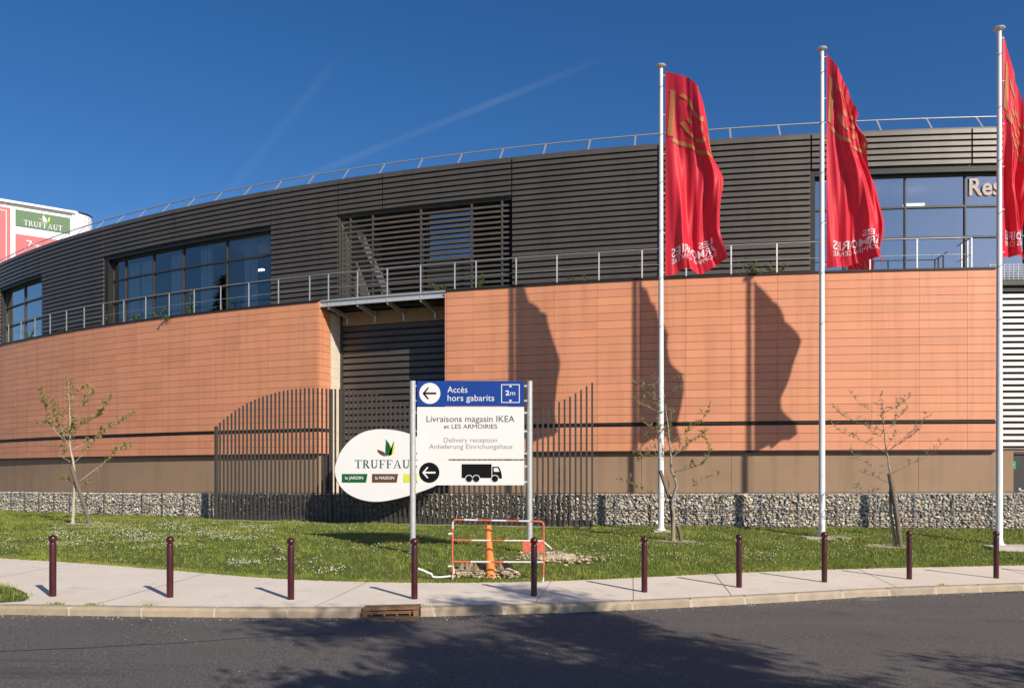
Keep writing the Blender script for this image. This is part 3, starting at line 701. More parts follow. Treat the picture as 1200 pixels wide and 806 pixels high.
for a in np.linspace(.5, 1.5, 5):
    for h in np.arange(18.2, 20.4, .3):
        q = F-N*rr_+(N*math.cos(a)+U*math.sin(a))*(rr_+.004); e = (U*math.cos(a)-N*math.sin(a))*.03; mb.poly([(q.x-e.x, q.y-e.y, h), (q.x+e.x, q.y+e.y, h), (q.x+e.x, q.y+e.y, h+.06), (q.x-e.x, q.y-e.y, h+.06)])
mb.build('perforation', 'dark_metal', BB)
mb = MB()
for z in (20.5,):
    q = [F-N*rr_+(N*math.cos(a)+U*math.sin(a))*(rr_+.02) for a in np.linspace(.1, PI, 14)]
    for i in range(13): mb.poly([(q[i].x, q[i].y, z), (q[i+1].x, q[i+1].y, z), (q[i+1].x, q[i+1].y, z+.12), (q[i].x, q[i].y, z+.12)])
mb.build('end_cap', 'dark_metal', BB)

# ------------------------------------------------------------------ gabion wall
G = thing('gabion_wall', 'low grey gabion wall of broken stone in wire baskets running along the building', 'wall', P(-20, RG, .7))
def gtop(t): return 1.55+(t+24.4)*.0075
mb = MB(); arc = [(-50+58*i/90) for i in range(91)]; k = 0
for i in range(90):
    a, b = arc[i], arc[i+1]; b_ = [P(a, RG-.06, .5), P(b, RG-.06, .5), P(b, RG-.5, .5), P(a, RG-.5, .5)]; t_ = [P(a, RG-.06, gtop(a)-.05), P(b, RG-.06, gtop(b)-.05), P(b, RG-.5, gtop(b)-.05), P(a, RG-.5, gtop(a)-.05)]; mb.hexa(b_, t_)
mb.build('core', 'stone_core', G)
ico = bmesh.new(); bmesh.ops.create_icosphere(ico, subdivisions=1, radius=1); IV = np.array([v.co[:] for v in ico.verts]); IF = np.array([[v.index for v in f.verts] for f in ico.faces]); ico.free()
V = []; Fc = []; T = []; nv = 0
pal = [(1, 1, 1), (.8, .78, .76), (1.15, 1.1, 1.0), (1.25, 1.05, .8), (.55, .54, .54), (1.3, 1.27, 1.2), (.95, .85, .7)]
def stones_row(top):
    global nv
    t = -46.0
    while t < 3:
        vis = -36 < t < -2.5; sz = .040 if vis else .1
        rows_ = [.0] if top else np.arange(.74, gtop(t)-.02, sz*1.5)
        for h in rows_:
            for dr in ((-.12, -.24, -.36) if top else (0,)):
                r = sz*random.uniform(.75, 1.3); sc = np.array([r*random.uniform(.8, 1.4), r*random.uniform(.7, 1.1), r*random.uniform(.6, 1.0)])
                ang = random.uniform(-.6, .6); q = IV*(1+rng.uniform(-.34, .30, (len(IV), 1)))*sc
                c, s = math.cos(ang), math.sin(ang); q = np.c_[q[:, 0]*c-q[:, 2]*s, q[:, 1], q[:, 0]*s+q[:, 2]*c]
                hh = gtop(t)-.055+random.uniform(-.01, .01) if top else h+random.uniform(-.02, .02)
                p = P(t+random.uniform(-.03, .03), RG-.055+dr+random.uniform(-.015, .02), min(hh, gtop(t)-.05))
                V.append(q+np.array(p)); Fc.append(IF+nv); nv += len(IV); w = random.uniform(.7, 1.15); cl = random.choice(pal); T.extend([(cl[0]*w, cl[1]*w, cl[2]*w, 1)]*len(IF))
        t += math.degrees(sz*1.75/RG)
stones_row(False); stones_row(True)
def fast_mesh(name, V, Fc, m, parent=None, tint=None, off=(0, 0, 0)):
    V = np.concatenate(V) if isinstance(V, list) else V; Fc = np.concatenate(Fc) if isinstance(Fc, list) else Fc
    me = bpy.data.meshes.new(name); me.vertices.add(len(V)); me.vertices.foreach_set('co', (V-np.array(off)).astype(np.float32).ravel())
    nf, kk = Fc.shape; me.loops.add(nf*kk); me.loops.foreach_set('vertex_index', Fc.astype(np.int32).ravel()); me.polygons.add(nf); me.polygons.foreach_set('loop_start', np.arange(0, nf*kk, kk, dtype=np.int32)); me.update(calc_edges=True)
    me.materials.append(MATS[m])
    if tint is not None:
        at_ = me.attributes.new('tint', 'FLOAT_COLOR', 'FACE'); at_.data.foreach_set('color', np.array(tint, dtype=np.float32).ravel())
    if name == 'stone_fill': me.shade_flat()
    me.validate(); o = bpy.data.objects.new(name, me); COL.objects.link(o)
    if parent: o.parent = parent
    return o
fast_mesh('stone_fill', V, Fc, 'stone', G, T, ROOT['gabion_wall'])
mb = MB()
for hf in (.02, .5, .99):
    mb.tube([P(t, RG+.02, .72+(gtop(t)-.70)*hf) for t in np.arange(-46, 3, .8)], .009, 4)
t = -46
while t < 3:
    mb.bar(P(t, RG+.02, .7), P(t, RG+.02, gtop(t)+.01), .02); mb.bar(P(t, RG+.02, gtop(t)+.01), P(t, RG-.5, gtop(t)+.01), .012); t += 1.62/2
mb.tube([P(t, RG-.48, gtop(t)+.01) for t in np.arange(-46, 3, .8)], .006, 4)
mb.build('wire_basket', 'wire', G)

# ------------------------------------------------------------------ picket screen and oval sign
RFN = 71.6
FT = [(-23.35, 3.76), (-23.19, 3.91), (-23.02, 4.03), (-22.88, 4.14), (-22.74, 4.23), (-22.58, 4.33), (-22.43, 4.43), (-22.13, 4.56), (-21.82, 4.67), (-21.52, 4.75), (-21.22, 4.82), (-20.92, 4.86), (-20.48, 4.88), (-20.19, 4.86), (-19.84, 4.81), (-19.41, 4.80), (-19.13, 4.75), (-18.86, 4.69), (-18.58, 4.62), (-18.32, 4.5), (-18.05, 4.34), (-17.78, 4.22), (-17.25, 4.05), (-15.96, 3.89), (-15.14, 3.92), (-14.59, 3.99), (-14.34, 4.1), (-14.06, 4.22), (-13.8, 4.37), (-13.55, 4.55), (-13.28, 4.76)]
FX = [a for a, b in FT]; FH = [b for a, b in FT]
FE = thing('picket_screen', 'dark grey screen of tall upright metal bars with a wavy top, before the gabion wall', 'fence', P(-18.3, RFN, .68))
NB = 81
for i in range(NB):
    t = FX[0]+(FX[-1]-FX[0])*i/(NB-1); h = float(np.interp(t, FX, FH)); thick = i in (0, 28); p = P(t, RFN, 0); w = .09 if thick else .050
    ty = P(t, RFN, 0); e = math.degrees(w/2/RFN); mb = MB(); d = .035 if not thick else .09
    b = [P(t-e, RFN+d/2, .62), P(t+e, RFN+d/2, .62), P(t+e, RFN-d/2, .62), P(t-e, RFN-d/2, .62)]; mb.hexa(b, [(x, y, h) for x, y, z in b]); fix_normals(mb.build('bar', 'fence_paint', FE))
mb = MB(); arcbox(mb, FX[0], FX[-1], RFN-.065, RFN-.02, .70, .90); mb.build('base_rail', 'fence_paint', FE)
mb = MB(); arcbox(mb, FX[0]-.1, FX[-1]+.1, RFN-.2, RFN+.16, .5, .70); mb.build('footing', 'concrete', FE)

OY = 24.9
OS = thing('oval_sign', 'white egg-shaped store sign with a leaf logo, fixed to the picket screen', 'sign', at(460, 545, OY))
def o2(cx, cy): x, y, z = at(380+cx/4.615, 440+cy/4.615, OY); return (x, z)
eg = [(57, 520), (64, 470), (90, 410), (140, 350), (205, 308), (270, 292), (330, 290), (400, 298), (470, 318), (540, 348), (610, 390), (660, 435), (682, 480), (680, 520), (655, 560), (600, 596), (520, 628), (430, 656), (350, 674), (290, 681), (230, 677), (170, 660), (115, 628), (75, 580)]
def smooth_loop(p, n=4):
    out = []; m = len(p)
    for i in range(m):
        a, b, c, d = [np.array(p[(i+j-1) % m], float) for j in range(4)]
        for s in range(n):
            t = s/n; out.append(tuple(.5*((2*b)+(-a+c)*t+(2*a-5*b+4*c-d)*t*t+(-a+3*b-3*c+d)*t**3)))
    return out
eg = [o2(*q) for q in smooth_loop(eg)]
mb = MB(); mb.prism(eg, OY, OY+.10); fix_normals(mb.build('sign_board', 'sign_white', OS))
mb = MB(); cen = np.mean(eg, 0); eg2 = [tuple(cen+(np.array(q)-cen)*1.012) for q in eg]; mb.prism(eg2, OY+.02, OY+.085); fix_normals(mb.build('edge_band', 'ink_grey', OS))
for px in (425, 490):
    mb = MB(); x = at(px, 545, OY)[0]; mb.bar((x, OY+.1, 2.4), (x, gab_y(x, RFN)-.02, 2.4), .06); mb.build('fixing', 'fence_paint', OS)
mb = MB(); xl, zl = o2(165, 500); xr, zr = o2(505, 456)
def put(p, i): flat(mb, [(xl+u*(xr-xl), zl+v*(zr-zl)) for u, v in p], OY, .003, .001+.0004*i)
serif_word('TRUFFAUT', put); mb.build('lettering', 'teal_ink', OS)
for nm, pts, m in (('leaf_mark', [(285, 400), (300, 403), (322, 412), (330, 420), (328, 437), (305, 428), (290, 414)], 'leaf_brown'), ('leaf_mark', [(331, 437), (330, 395), (333, 365), (331, 343), (350, 365), (361, 388), (358, 412), (345, 430)], 'green_dark'), ('leaf_mark', [(364, 430), (368, 405), (364, 378), (378, 348), (381, 375), (380, 408), (372, 424), (345, 436)], 'leaf_yellow')):
    mb = MB(); flat(mb, [o2(*q) for q in pts], OY); mb.build(nm, m, OS)
for a, b, m, s_, w0, w1, tm in ((95, 232, 'green_dark', 'le JARDIN', 113, 210, 'sign_white'), (258, 398, 'leaf_brown', 'la MAISON', 276, 378, 'sign_white'), (427, 567, 'leaf_yellow', None, 0, 0, 'ink_light')):
    mb = MB(); flat(mb, [o2(a, 578), o2(b-6, 578), o2(b+2, 531), o2(a, 531)], OY); o = mb.build('name_tab', m, OS)
    if s_: mb = MB(); x0, z0 = o2(w0, 560); x1, _ = o2(w1, 560); text_on(mb, s_, x0, x1, z0, OY, .012, lift=.0065); mb.build('lettering', tm, o)

# ------------------------------------------------------------------ direction sign on two posts
SY = 18.1
DS = thing('direction_sign', 'blue and white delivery direction sign with truck symbol on two galvanised posts', 'sign', (at(552, 0, SY)[0], SY, .5))
def s2(cx, cy): x, y, z = at(380+cx/4.615, 440+cy/4.615, SY); return (x, z)
for px, w in ((483.3, .0625), (620.7, .060)):
    x = at(px, 0, SY)[0]; mb = MB(); g = lawn_h(x, SY+.09); mb.tube([(x, SY+.06, g-.1), (x, SY+.06, at(0, 446, SY)[2])], w, 20); smooth_angle(mb.build('post', 'galvanised', DS))
def panel(y0, y1, m):
    mb = MB(); a = s2(502, y0); b = s2(1081, y1); mb.box((a[0], SY, b[1]), (b[0], SY+.03, a[1]))
    for x in (a[0], b[0]):
        pass
    return mb.build('panel', m, DS)
pb = panel(29, 164, 'sign_blue'); pw = panel(169, 451, 'sign_white'); pt_ = panel(459, 592, 'sign_white')
for cy in (55, 135, 200, 300, 420, 490, 575):
    mb = MB(); z = s2(0, cy)[1]; mb.box((s2(484, 0)[0], SY+.03, z-.02), (s2(1104, 0)[0], SY+.05, z+.02)); mb.build('bracket', 'galvanised', DS)
def arrow(cx, cy, r, parent, m):
    mb = MB(); a = r*.62; w = r*.085
    def Q(x, y): return s2(cx+x, cy+y)
    flat(mb, [Q(-a+w, -w), Q(a, -w), Q(a, w), Q(-a+w, w)], SY, .002, .008)
    flat(mb, [Q(-a-w*.8, 0), Q(-.12*r-w, -.56*r), Q(-.12*r+w*.5, -.56*r+w*.6), Q(-a+w*1.6, 0)], SY, .002, .0084)
    flat(mb, [Q(-a-w*.8, 0), Q(-a+w*1.6, 0), Q(-.12*r+w*.5, .56*r-w*.6), Q(-.12*r-w, .56*r)], SY, .002, .0088)
    fix_normals(mb.build('arrow', m, parent))
mb = MB(); x, z = s2(571, 96); disc(mb, x, z, 57/4.615*SY/1000, SY, .003, .002); d = fix_normals(mb.build('arrow_disc', 'sign_white', pb)); arrow(571, 96, 57, d, 'ink')
mb = MB(); x, z = s2(568, 524); disc(mb, x, z, 55/4.615*SY/1000, SY, .003, .002); d = fix_normals(mb.build('arrow_disc', 'ink', pt_)); arrow(568, 524, 55, d, 'sign_white')
def stext(body, c0, c1, base, m, parent, bold=0., cap=None):
    mb = MB(); a, z = s2(c0, base); b, _ = s2(c1, base); sq = None
    if cap: v, f = text_geo('E'); sq = cap/4.615*SY/1000/v[:, 1].max()
    text_on(mb, body, a, b, z, SY, bold, sq); mb.build('lettering', m, parent)
stext('Accès', 666, 774, 92, 'sign_white', pb, .0, 33); stext('hors gabarits', 667, 919, 137, 'sign_white', pb, .0, 33)
stext('Livraisons magasin IKEA', 553, 1029, 250, 'ink_grey', pw, .0, 33); stext('et LES ARMOIRIES', 647, 935, 286, 'ink_grey', pw, 0, 23)
stext('Delivery reception', 647, 935, 360, 'ink_light', pw, 0, 25); stext('Anlieferung Einrichungshaus', 567, 1018, 395, 'ink_light', pw, 0, 25)
stext('2', 980, 1001, 106, 'sign_white', pb, .03, 25); stext('m', 1006, 1032, 106, 'sign_white', pb, 0, 25)
mb = MB()
for q in (rect(957, 47, 1057, 51), rect(957, 143, 1057, 147), rect(957, 51, 961, 143), rect(1053, 51, 1057, 143)): flat(mb, [s2(*p) for p in q], SY, .003, .001)
flat(mb, [s2(998, 62), s2(1016, 62), s2(1007, 51)], SY, .003, .001); flat(mb, [s2(998, 131), s2(1007, 142), s2(1016, 131)], SY, .003, .001); fix_normals(mb.build('height_symbol', 'sign_white', pb))
mb = MB(); flat(mb, [s2(*p) for p in rect(743, 478, 905, 553)], SY); flat(mb, [s2(*p) for p in ((909, 555), (909, 492), (945, 492), (957, 520), (961, 545), (961, 556))], SY)
tk = fix_normals(mb.build('truck_symbol', 'ink', pt_))
mb = MB(); flat(mb, [s2(*p) for p in ((917, 519), (917, 499), (939, 499), (947, 519))], SY, .002, .0045); fix_normals(mb.build('truck_window', 'sign_white', tk))
for c in (783, 822, 923):
    x, z = s2(c, 557); mb = MB(); disc(mb, x, z, 21/4.615*SY/1000, SY, .002, .0045); fix_normals(mb.build('wheel_rim', 'sign_white', tk))
    mb = MB(); disc(mb, x, z, 17.5/4.615*SY/1000, SY, .002, .007); fix_normals(mb.build('truck_wheel', 'ink', tk))

# ------------------------------------------------------------------ flagpoles and flags
POLES = [(774.6, 622, 76, 22.70, 'leftmost of the three white flagpoles, rising behind the middle sapling'), (963.2, 628, 56, 21.70, 'middle white flagpole standing between the two right saplings'), (1171.0, 636, 32, 20.50, 'white flagpole at the right edge before the dark door')]
def make_pole(px, pb, ptop, Y, label, i):
    x = (px-600)/1000*Y; g = lawn_h(x, Y); top = EYE+(555-ptop)/1000*Y
    root = thing('flagpole', label, 'flagpole', (x, Y, g), 'flagpoles on the lawn')
    mb = MB(); mb.lathe([(.078, 0.02), (.076, 2.5), (.066, 6), (.050, top-g-.12), (.050, top-g-.06)], 18, (x, Y, g)); smooth_angle(mb.build('shaft', 'white_paint', root))
    mb = MB(); mb.lathe([(.05, -.08), (.125, -.06), (.135, -.035), (.11, -.005), (.03, .01)], 18, (x, Y, top)); smooth_angle(mb.build('cap', 'galvanised', root))
    mb = MB(); mb.lathe([(.13, 0.0), (.13, .035), (.09, .06), (.085, .14)], 18, (x, Y, g+.02)); smooth_angle(mb.build('base_collar', 'white_paint', root))
    mb = MB(); mb.tube([(x-.085, Y-.03, g+1.1), (x-.07, Y-.04, g+6), (x-.055, Y-.03, top-.15)], .004, 5)
    for h in np.arange(g+5.4, top-.4, 1.27): mb.tube([(x-.07, Y-.05, h), (x, Y-.075, h+.05), (x+.085, Y-.02, h+.10)], .006, 5)
    mb.build('halyard', 'frame_grey', root)
    s = (.55, .5) if i else (.22, .2); xo = [0, -.0, .12][i]
    mb = MB(); mb.box((x-s[0]+xo, Y-s[1], g-.25), (x+s[0]+xo, Y+s[1]*.5, g+.03)); f_ = relocate(mb.build('concrete_footing', 'concrete')); tag(f_, ['small concrete footing under the leftmost flagpole', 'flat concrete footing under the middle flagpole', 'broad concrete slab under the right edge flagpole'][i], 'footing', 'flagpole footings')
    return x, Y
def poly_param(pts):
    pts = np.array(pts, float); d = np.r_[0, np.cumsum(np.hypot(*np.diff(pts, axis=0).T))]; d /= d[-1]
    return lambda u: np.stack([np.interp(u, d, pts[:, 0]), np.interp(u, d, pts[:, 1])], -1)
def sm_poly(pts, n=6):
    out = []; m = len(pts)
    for i in range(m-1):
        a, b, c, d = [np.array(pts[min(max(i+j-1, 0), m-1)], float) for j in range(4)]
        for s in range(n): t = s/n; out.append(.5*((2*b)+(-a+c)*t+(2*a-5*b+4*c-d)*t*t+(-a+3*b-3*c+d)*t**3))
    return out+[np.array(pts[-1], float)]
def make_flag(pole_px, Y, top, right, bottom, hoist, label, ph, swing=.1, billow=0.):
    """cloth hanging from a hoist edge; outline traced as distances from the pole, folds in depth"""
    k = Y/1000; x0 = (pole_px-600)*k
    T_ = poly_param(sm_poly(top)); Rr = poly_param(sm_poly(right)); Bt = poly_param(sm_poly(bottom)); Lh = poly_param(hoist)
    c00, c10, c01, c11 = T_(0), T_(1), Bt(0), Bt(1)
    def S(u, v):
        u = np.asarray(u, float); v = np.asarray(v, float); U_ = u[..., None]; V_ = v[..., None]
        p = (1-V_)*T_(u)+V_*Bt(u)+(1-U_)*Lh(v)+U_*Rr(v)-((1-U_)*(1-V_)*c00+U_*(1-V_)*c10+(1-U_)*V_*c01+U_*V_*c11)
        amp = np.minimum(1, u*4)*np.minimum(1, .35+v*1.1)
        y = amp*((.115*np.sin(2*PI*(1.25*u-.75*v+ph))+.065*np.sin(2*PI*(2.9*u-1.6*v+ph*2.3))+.022*np.sin(2*PI*(6.5*u-.5*v*u+1.7*ph))+.011*np.sin(2*PI*(10*u-2.1*v))))
        y += .05*u*np.sin(2*PI*(2.1*v+.6*u+ph))
        dx = amp*.014*np.sin(2*PI*(4.1*u-1.1*v+ph*1.3))
        return np.stack([x0+p[..., 0]*k+dx, Y+y+swing*p[..., 0]*k-billow*np.sin(PI*u)*np.exp(-(v/.34)**2), EYE+(555-p[..., 1])*k], -1)
    root = thing('flag', label, 'flag', (x0+.09, Y, EYE+(555-hoist[1][1])*k), 'red flags on the flagpoles')
    off = np.array(ROOT[root.name])
    nu, nvv = 56, 130; uu, vv = np.meshgrid(np.linspace(0, 1, nu+1), np.linspace(0, 1, nvv+1)); Vt = S(uu, vv).reshape(-1, 3)
    idx = np.arange((nu+1)*(nvv+1)).reshape(nvv+1, nu+1); Fq = np.stack([idx[:-1, :-1], idx[1:, :-1], idx[1:, 1:], idx[:-1, 1:]], -1).reshape(-1, 4)
    o = fast_mesh('cloth', Vt, Fq, 'flag_red', root, None, off); o.data.polygons.foreach_set('use_smooth', [True]*len(o.data.polygons))
    for hv in np.linspace(.02, .98, 6):
        z = EYE+(555-(hoist[0][1]+(hoist[1][1]-hoist[0][1])*hv))*k; mb = MB(); mb.tube([(x0+.05, Y, z), (x0+5*k+.02, Y-.01, z+.005)], .012, 6); mb.build('clip', 'stripe_white', root)
    def ink(name, v2, f, m, lift=.013):
        bm = bmesh.new(); vs = [bm.verts.new((a, b*3.2, 0)) for a, b in v2]
        for q in f:
            try: bm.faces.new([vs[i] for i in q])
            except ValueError: pass
        bmesh.ops.triangulate(bm, faces=bm.faces)
        for _ in range(5):
            es = [e for e in bm.edges if e.calc_length() > .035]
            if not es: break
            bmesh.ops.subdivide_edges(bm, edges=es, cuts=1); bmesh.ops.triangulate(bm, faces=[f_ for f_ in bm.faces if len(f_.verts) > 3])
        bm.verts.index_update(); uv = np.array([(v.co.x, v.co.y/3.2) for v in bm.verts]); ff = np.array([[v.index for v in f_.verts] for f_ in bm.faces]); bm.free()
        e = 1e-3; p = S(uv[:, 0], uv[:, 1]); n = np.cross(S(uv[:, 0]+e, uv[:, 1])-p, S(uv[:, 0], uv[:, 1]+e)-p); n /= np.linalg.norm(n, axis=1)[:, None]+1e-12; n *= -np.sign(n[:, 1:2]+1e-9)
        q = fast_mesh(name, p+n*lift, ff, m, root, None, off); q.data.polygons.foreach_set('use_smooth', [True]*len(q.data.polygons)); return q
    def ribbon(pts, w, vs, fs, asp=3.6):
        pts = [np.array((a, b*asp)) for a, b in pts]; n = len(pts); L_, R2 = [], []
        for i in range(n):
            t = pts[min(i+1, n-1)]-pts[max(i-1, 0)]; t /= np.linalg.norm(t); nn = np.array((-t[1], t[0]))*w/2; L_.append(pts[i]+nn); R2.append(pts[i]-nn)
        b = len(vs); vs += [(q[0], q[1]/asp) for q in L_]+[(q[0], q[1]/asp) for q in R2]
        for i in range(n-1): fs.append((b+i, b+i+1, b+n+i+1, b+n+i))
    vs, fs = [], []
    ribbon([(.12, .085), (.11, .17), (.09, .25), (.07, .315)], .09, vs, fs); ribbon([(.10, .33), (.30, .345), (.55, .345), (.80, .325), (.93, .30)], .08, vs, fs)
    ribbon([(.93, .28), (.95, .22), (.92, .16)], .08, vs, fs); ribbon([(.24, .10), (.40, .12), (.50, .165), (.62, .17), (.72, .13), (.88, .135)], .075, vs, fs)
    ribbon([(.26, .235), (.34, .275), (.48, .29), (.62, .28), (.72, .245)], .065, vs, fs)
    for cu in (.38, .62): b = len(vs); vs += [(cu+.045*math.cos(a), .215+.0145*math.sin(a)) for a in np.linspace(0, 2*PI, 12, endpoint=False)]; fs.append(tuple(range(b, b+12)))
    ink('emblem', vs, fs, 'flag_gold')
    for body, u0, u1, vb, hv, bold in (('LES', .60, .88, .862, .034, .01), ('ARMOIRIES', .10, .90, .915, .044, .012), ('SHOPPING CENTRE', .10, .90, .947, .024, .005)):
        v, f = text_geo(body, bold); a, b = v[:, 0].min(), v[:, 0].max(); ymax = v[:, 1].max()
        ink('lettering', [(u1-(x-a)/(b-a)*(u1-u0), vb-y/ymax*hv) for x, y in v], f, 'flag_white', .016)
    return root
for i, p in enumerate(POLES): make_pole(*p, i)
make_flag(774.6, 22.7, [(5, 84), (18, 92), (30, 100), (41, 117), (50, 143)], [(50, 143), (53, 165), (58, 188), (69, 214), (66, 240), (64, 262), (64, 282), (72, 308)], [(5, 324), (15, 322.5), (26, 317), (36, 321), (46, 323), (56, 318), (72, 308)], [(5, 84), (5, 324)], 'red flag with gold emblem blowing from the leftmost flagpole, its whole width in view', .1, -.26, .24)
make_flag(963.2, 21.7, [(5, 62), (16, 84), (28, 112), (39, 140)], [(39, 140), (36, 150), (42, 160), (48, 172), (47, 184), (51, 205), (60, 224), (65, 250), (66, 272), (62, 296), (66, 317)], [(5, 315), (18, 314), (28, 313), (44, 309), (58, 307), (66, 317)], [(5, 62), (5, 315)], 'red flag sagging in folds from the middle flagpole', .46, -.24, .05)
make_flag(1171.0, 20.5, [(5, 40), (20, 74), (35, 112), (52, 155)], [(52, 155), (49, 175), (40, 210), (33, 240), (36, 268), (43, 298)], [(5, 301), (14, 299), (24, 298), (32, 296), (38, 299), (43, 298)], [(5, 40), (5, 301)], 'red flag on the right edge flagpole, cut off by the picture edge', .78, .36, 0.)

# ------------------------------------------------------------------ bollards
BP = [(-6.99, 12.99), (-5.21, 13.0), (-3.35, 12.93), (-1.5, 13.12), (.35, 13.59), (2.2, 14.18), (3.97, 14.92), (5.78, 15.79), (7.64, 16.41), (9.52, 16.78), (11.3, 17.35)]
BLAB = ['maroon bollard beside the small grass patch by the kerb', 'maroon bollard second from the left, on open pavement', 'maroon bollard third from the left, left of the storm drain', 'maroon bollard beside the storm drain, before the left signpost', 'maroon bollard in front of the orange barrier panel', 'maroon bollard in front of the middle sapling and leftmost flagpole',
 'maroon bollard midway between the middle sapling and middle flagpole', 'maroon bollard directly in front of the middle flagpole', 'maroon bollard in front of the right sapling', 'maroon bollard in front of the right edge flagpole', 'maroon bollard beyond the right picture edge']
root = thing('bollard', BLAB[0], 'bollard', (0, 0, 0), 'maroon bollards along the kerb')
mb = MB(); mb.lathe([(.050, -.05), (.050, .80), (.047, .812), (.038, .82)], 22); smooth_angle(mb.build('post', 'bollard', root))
mb = MB(); mb.lathe([(.038, .80), (.038, .825)]+[(.062*math.cos(a), .872+.062*math.sin(a)) for a in np.linspace(-.85, 1.5, 12)], 22); smooth_angle(mb.build('ball_cap', 'bollard', root), 50)
for i, (x, y) in enumerate(BP[:10]):
    o = root if i == 0 else copy_tree(root); o.location = (x, y, pave_h(x, y)); o['label'] = BLAB[i]
o = copy_tree(root); o.location = (11.38, 17.2, pave_h(11.38, 17.2)); o['label'] = BLAB[10]

# ------------------------------------------------------------------ storm drain
x0, x1 = DR0+.0, DR1-.0; y = kerb_y((x0+x1)/2)-.02; h = .247+slope(-1.75)
D = thing('storm_drain', 'rusty cast iron storm drain inlet set in the kerb', 'drain', ((x0+x1)/2, y, road_h(-1.75)))
s_ = (kerb_y(x1)-kerb_y(x0))/(x1-x0)
def dy(x): return kerb_y(x)-.03
def dbox(mb, xa, xb, ya, yb, za, zb):
    mb.hexa([(xa, dy(xa)+ya, za), (xb, dy(xb)+ya, za), (xb, dy(xb)+yb, za), (xa, dy(xa)+yb, za)], [(xa, dy(xa)+ya, zb), (xb, dy(xb)+ya, zb), (xb, dy(xb)+yb, zb), (xa, dy(xa)+yb, zb)])
g = road_h(-1.75)
mb = MB(); dbox(mb, x0+.01, x1-.01, .07, .33, h-.028, h+.012); dbox(mb, x0+.01, x0+.09, -.02, .3, g-.05, h-.032); dbox(mb, x1-.09, x1-.01, -.02, .3, g-.05, h-.032); dbox(mb, x0+.09, x1-.09, .28, .33, g-.05, h-.032); dbox(mb, x0+.01, x1-.01, -.30, -.02, g-.03, g+.012); mb.build('frame', 'rust', D)
mb = MB(); dbox(mb, x0+.09, x1-.09, .14, .28, g-.04, h-.04); mb.build('dark_throat', 'iron_dark', D)
mb = MB(); dbox(mb, x0+.09, x1-.09, .06, .08, h-.060, h-.045); dbox(mb, x0+.09, x1-.09, .02, .04, g+.045, g+.062)
for i in range(4): xx = x0+.14+i*(x1-x0-.28)/3; dbox(mb, xx-.012, xx+.012, .022, .038, g+.013, g+.044)
mb.build('grille', 'rust', D)

# ------------------------------------------------------------------ roadworks: barrier, cone, earth, conduit
BY = 15.02
def b2(cx, cy, Y=BY): return at(500+cx/6, 580+cy/6, Y)
BR = thing('barrier', 'orange and white striped tubular works barrier with an orange panel, at the lawn edge', 'barrier', b2(502, 605))
def striped(pts, r, name, cuts):
    """tube cut into alternating painted lengths"""
    pts = [Vector(p) for p in pts]; d = [0]
    for a, b in zip(pts, pts[1:]): d.append(d[-1]+(b-a).length)
    def pos(s):
        i = max(0, min(len(d)-2, int(np.searchsorted(d, s)-1))); return pts[i].lerp(pts[i+1], (s-d[i])/max(d[i+1]-d[i], 1e-9))
    mb = MB()
    cuts = [c*d[-1] for c in cuts]; col = 0
    for a, b in zip(cuts, cuts[1:]):
        q = [pos(a)]+[pts[i] for i in range(len(pts)) if a+.004 < d[i] < b-.004]+[pos(b)]; mb.mi = col; mb.tube(q, r, 10); col = 1-col
    return smooth_angle(mb.build(name, ['orange_paint', 'stripe_white'], BR))
arcL = [b2(183+24-24*math.cos(a), 172+27-27*math.sin(a)) for a in np.linspace(0, PI/2, 7)]; arcR = [b2(822-24+24*math.sin(a), 184+27-27*math.cos(a)) for a in np.linspace(0, PI/2, 7)]
striped([b2(183, 612)]+[b2(181, 420)]+arcL+arcR+[b2(824, 440), b2(819, 605)], .0165, 'hoop', [0, .02, .035, .255, .29, .345, .41, .475, .545, .605, .66, .98, 1])
striped([b2(183, 316), b2(822, 321)], .016, 'rail', [0, .21, .42, .57, .77, .775, 1]); striped([b2(183, 467), b2(822, 470)], .016, 'rail', [0, .20, .42, .56, .76, .765, 1])
mb = MB(); a = b2(674, 402); b = b2(822, 324); mb.box((a[0], BY-.015, a[2]), (b[0], BY-.003, b[2])); mb.build('panel', 'orange_paint', BR)
mb = MB(); mb.tube([b2(825, 330), b2(878, 376)], .015, 8); mb.tube([b2(152, 272), b2(183, 270)], .018, 8); mb.tube([b2(150, 500), b2(183, 498)], .018, 8); mb.build('hook', 'stripe_white', BR)
CY_ = 15.3
CN = thing('traffic_cone', 'tall slim orange plastic cone leaning behind the striped barrier', 'cone', at(575, 679, CY_))
def c2(cx, cy): return at(500+cx/6, 580+cy/6, CY_)
mb = MB(); prof = [(398, 512, 598), (410, 498, 585), (414, 488, 565), (415, 479, 520), (415, 473, 456), (414, 466, 380), (413, 455, 300), (413, 454, 210)]; n = 18; k = 0
for a, b, cy in prof:
    A, B_ = c2(a, cy), c2(b, cy); c = (A[0]+B_[0])/2; r = (B_[0]-A[0])/2
    for j in range(n): q = 2*PI*j/n; fl = 1+(.13*math.sin(5*q) if cy > 570 else 0); mb.v.append((c+r*fl*math.cos(q), CY_+r*fl*math.sin(q), A[2]))
for i in range(len(prof)-1):
    for j in range(n): a = i*n+j; b = i*n+(j+1) % n; mb.face((a, b, b+n, a+n))
mb.face([(len(prof)-1)*n+j for j in range(n)]); smooth_angle(mb.build('cone_body', 'orange_plastic', CN), 60)
mb = MB(); A, B_ = c2(414, 456), c2(475, 456); c = (A[0]+B_[0])/2; mb.lathe([((B_[0]-A[0])/2+.004, -.015), ((B_[0]-A[0])/2+.012, 0), ((B_[0]-A[0])/2+.004, .015)], 18, (c, CY_, A[2])); mb.build('ring_seam', 'orange_plastic', CN)
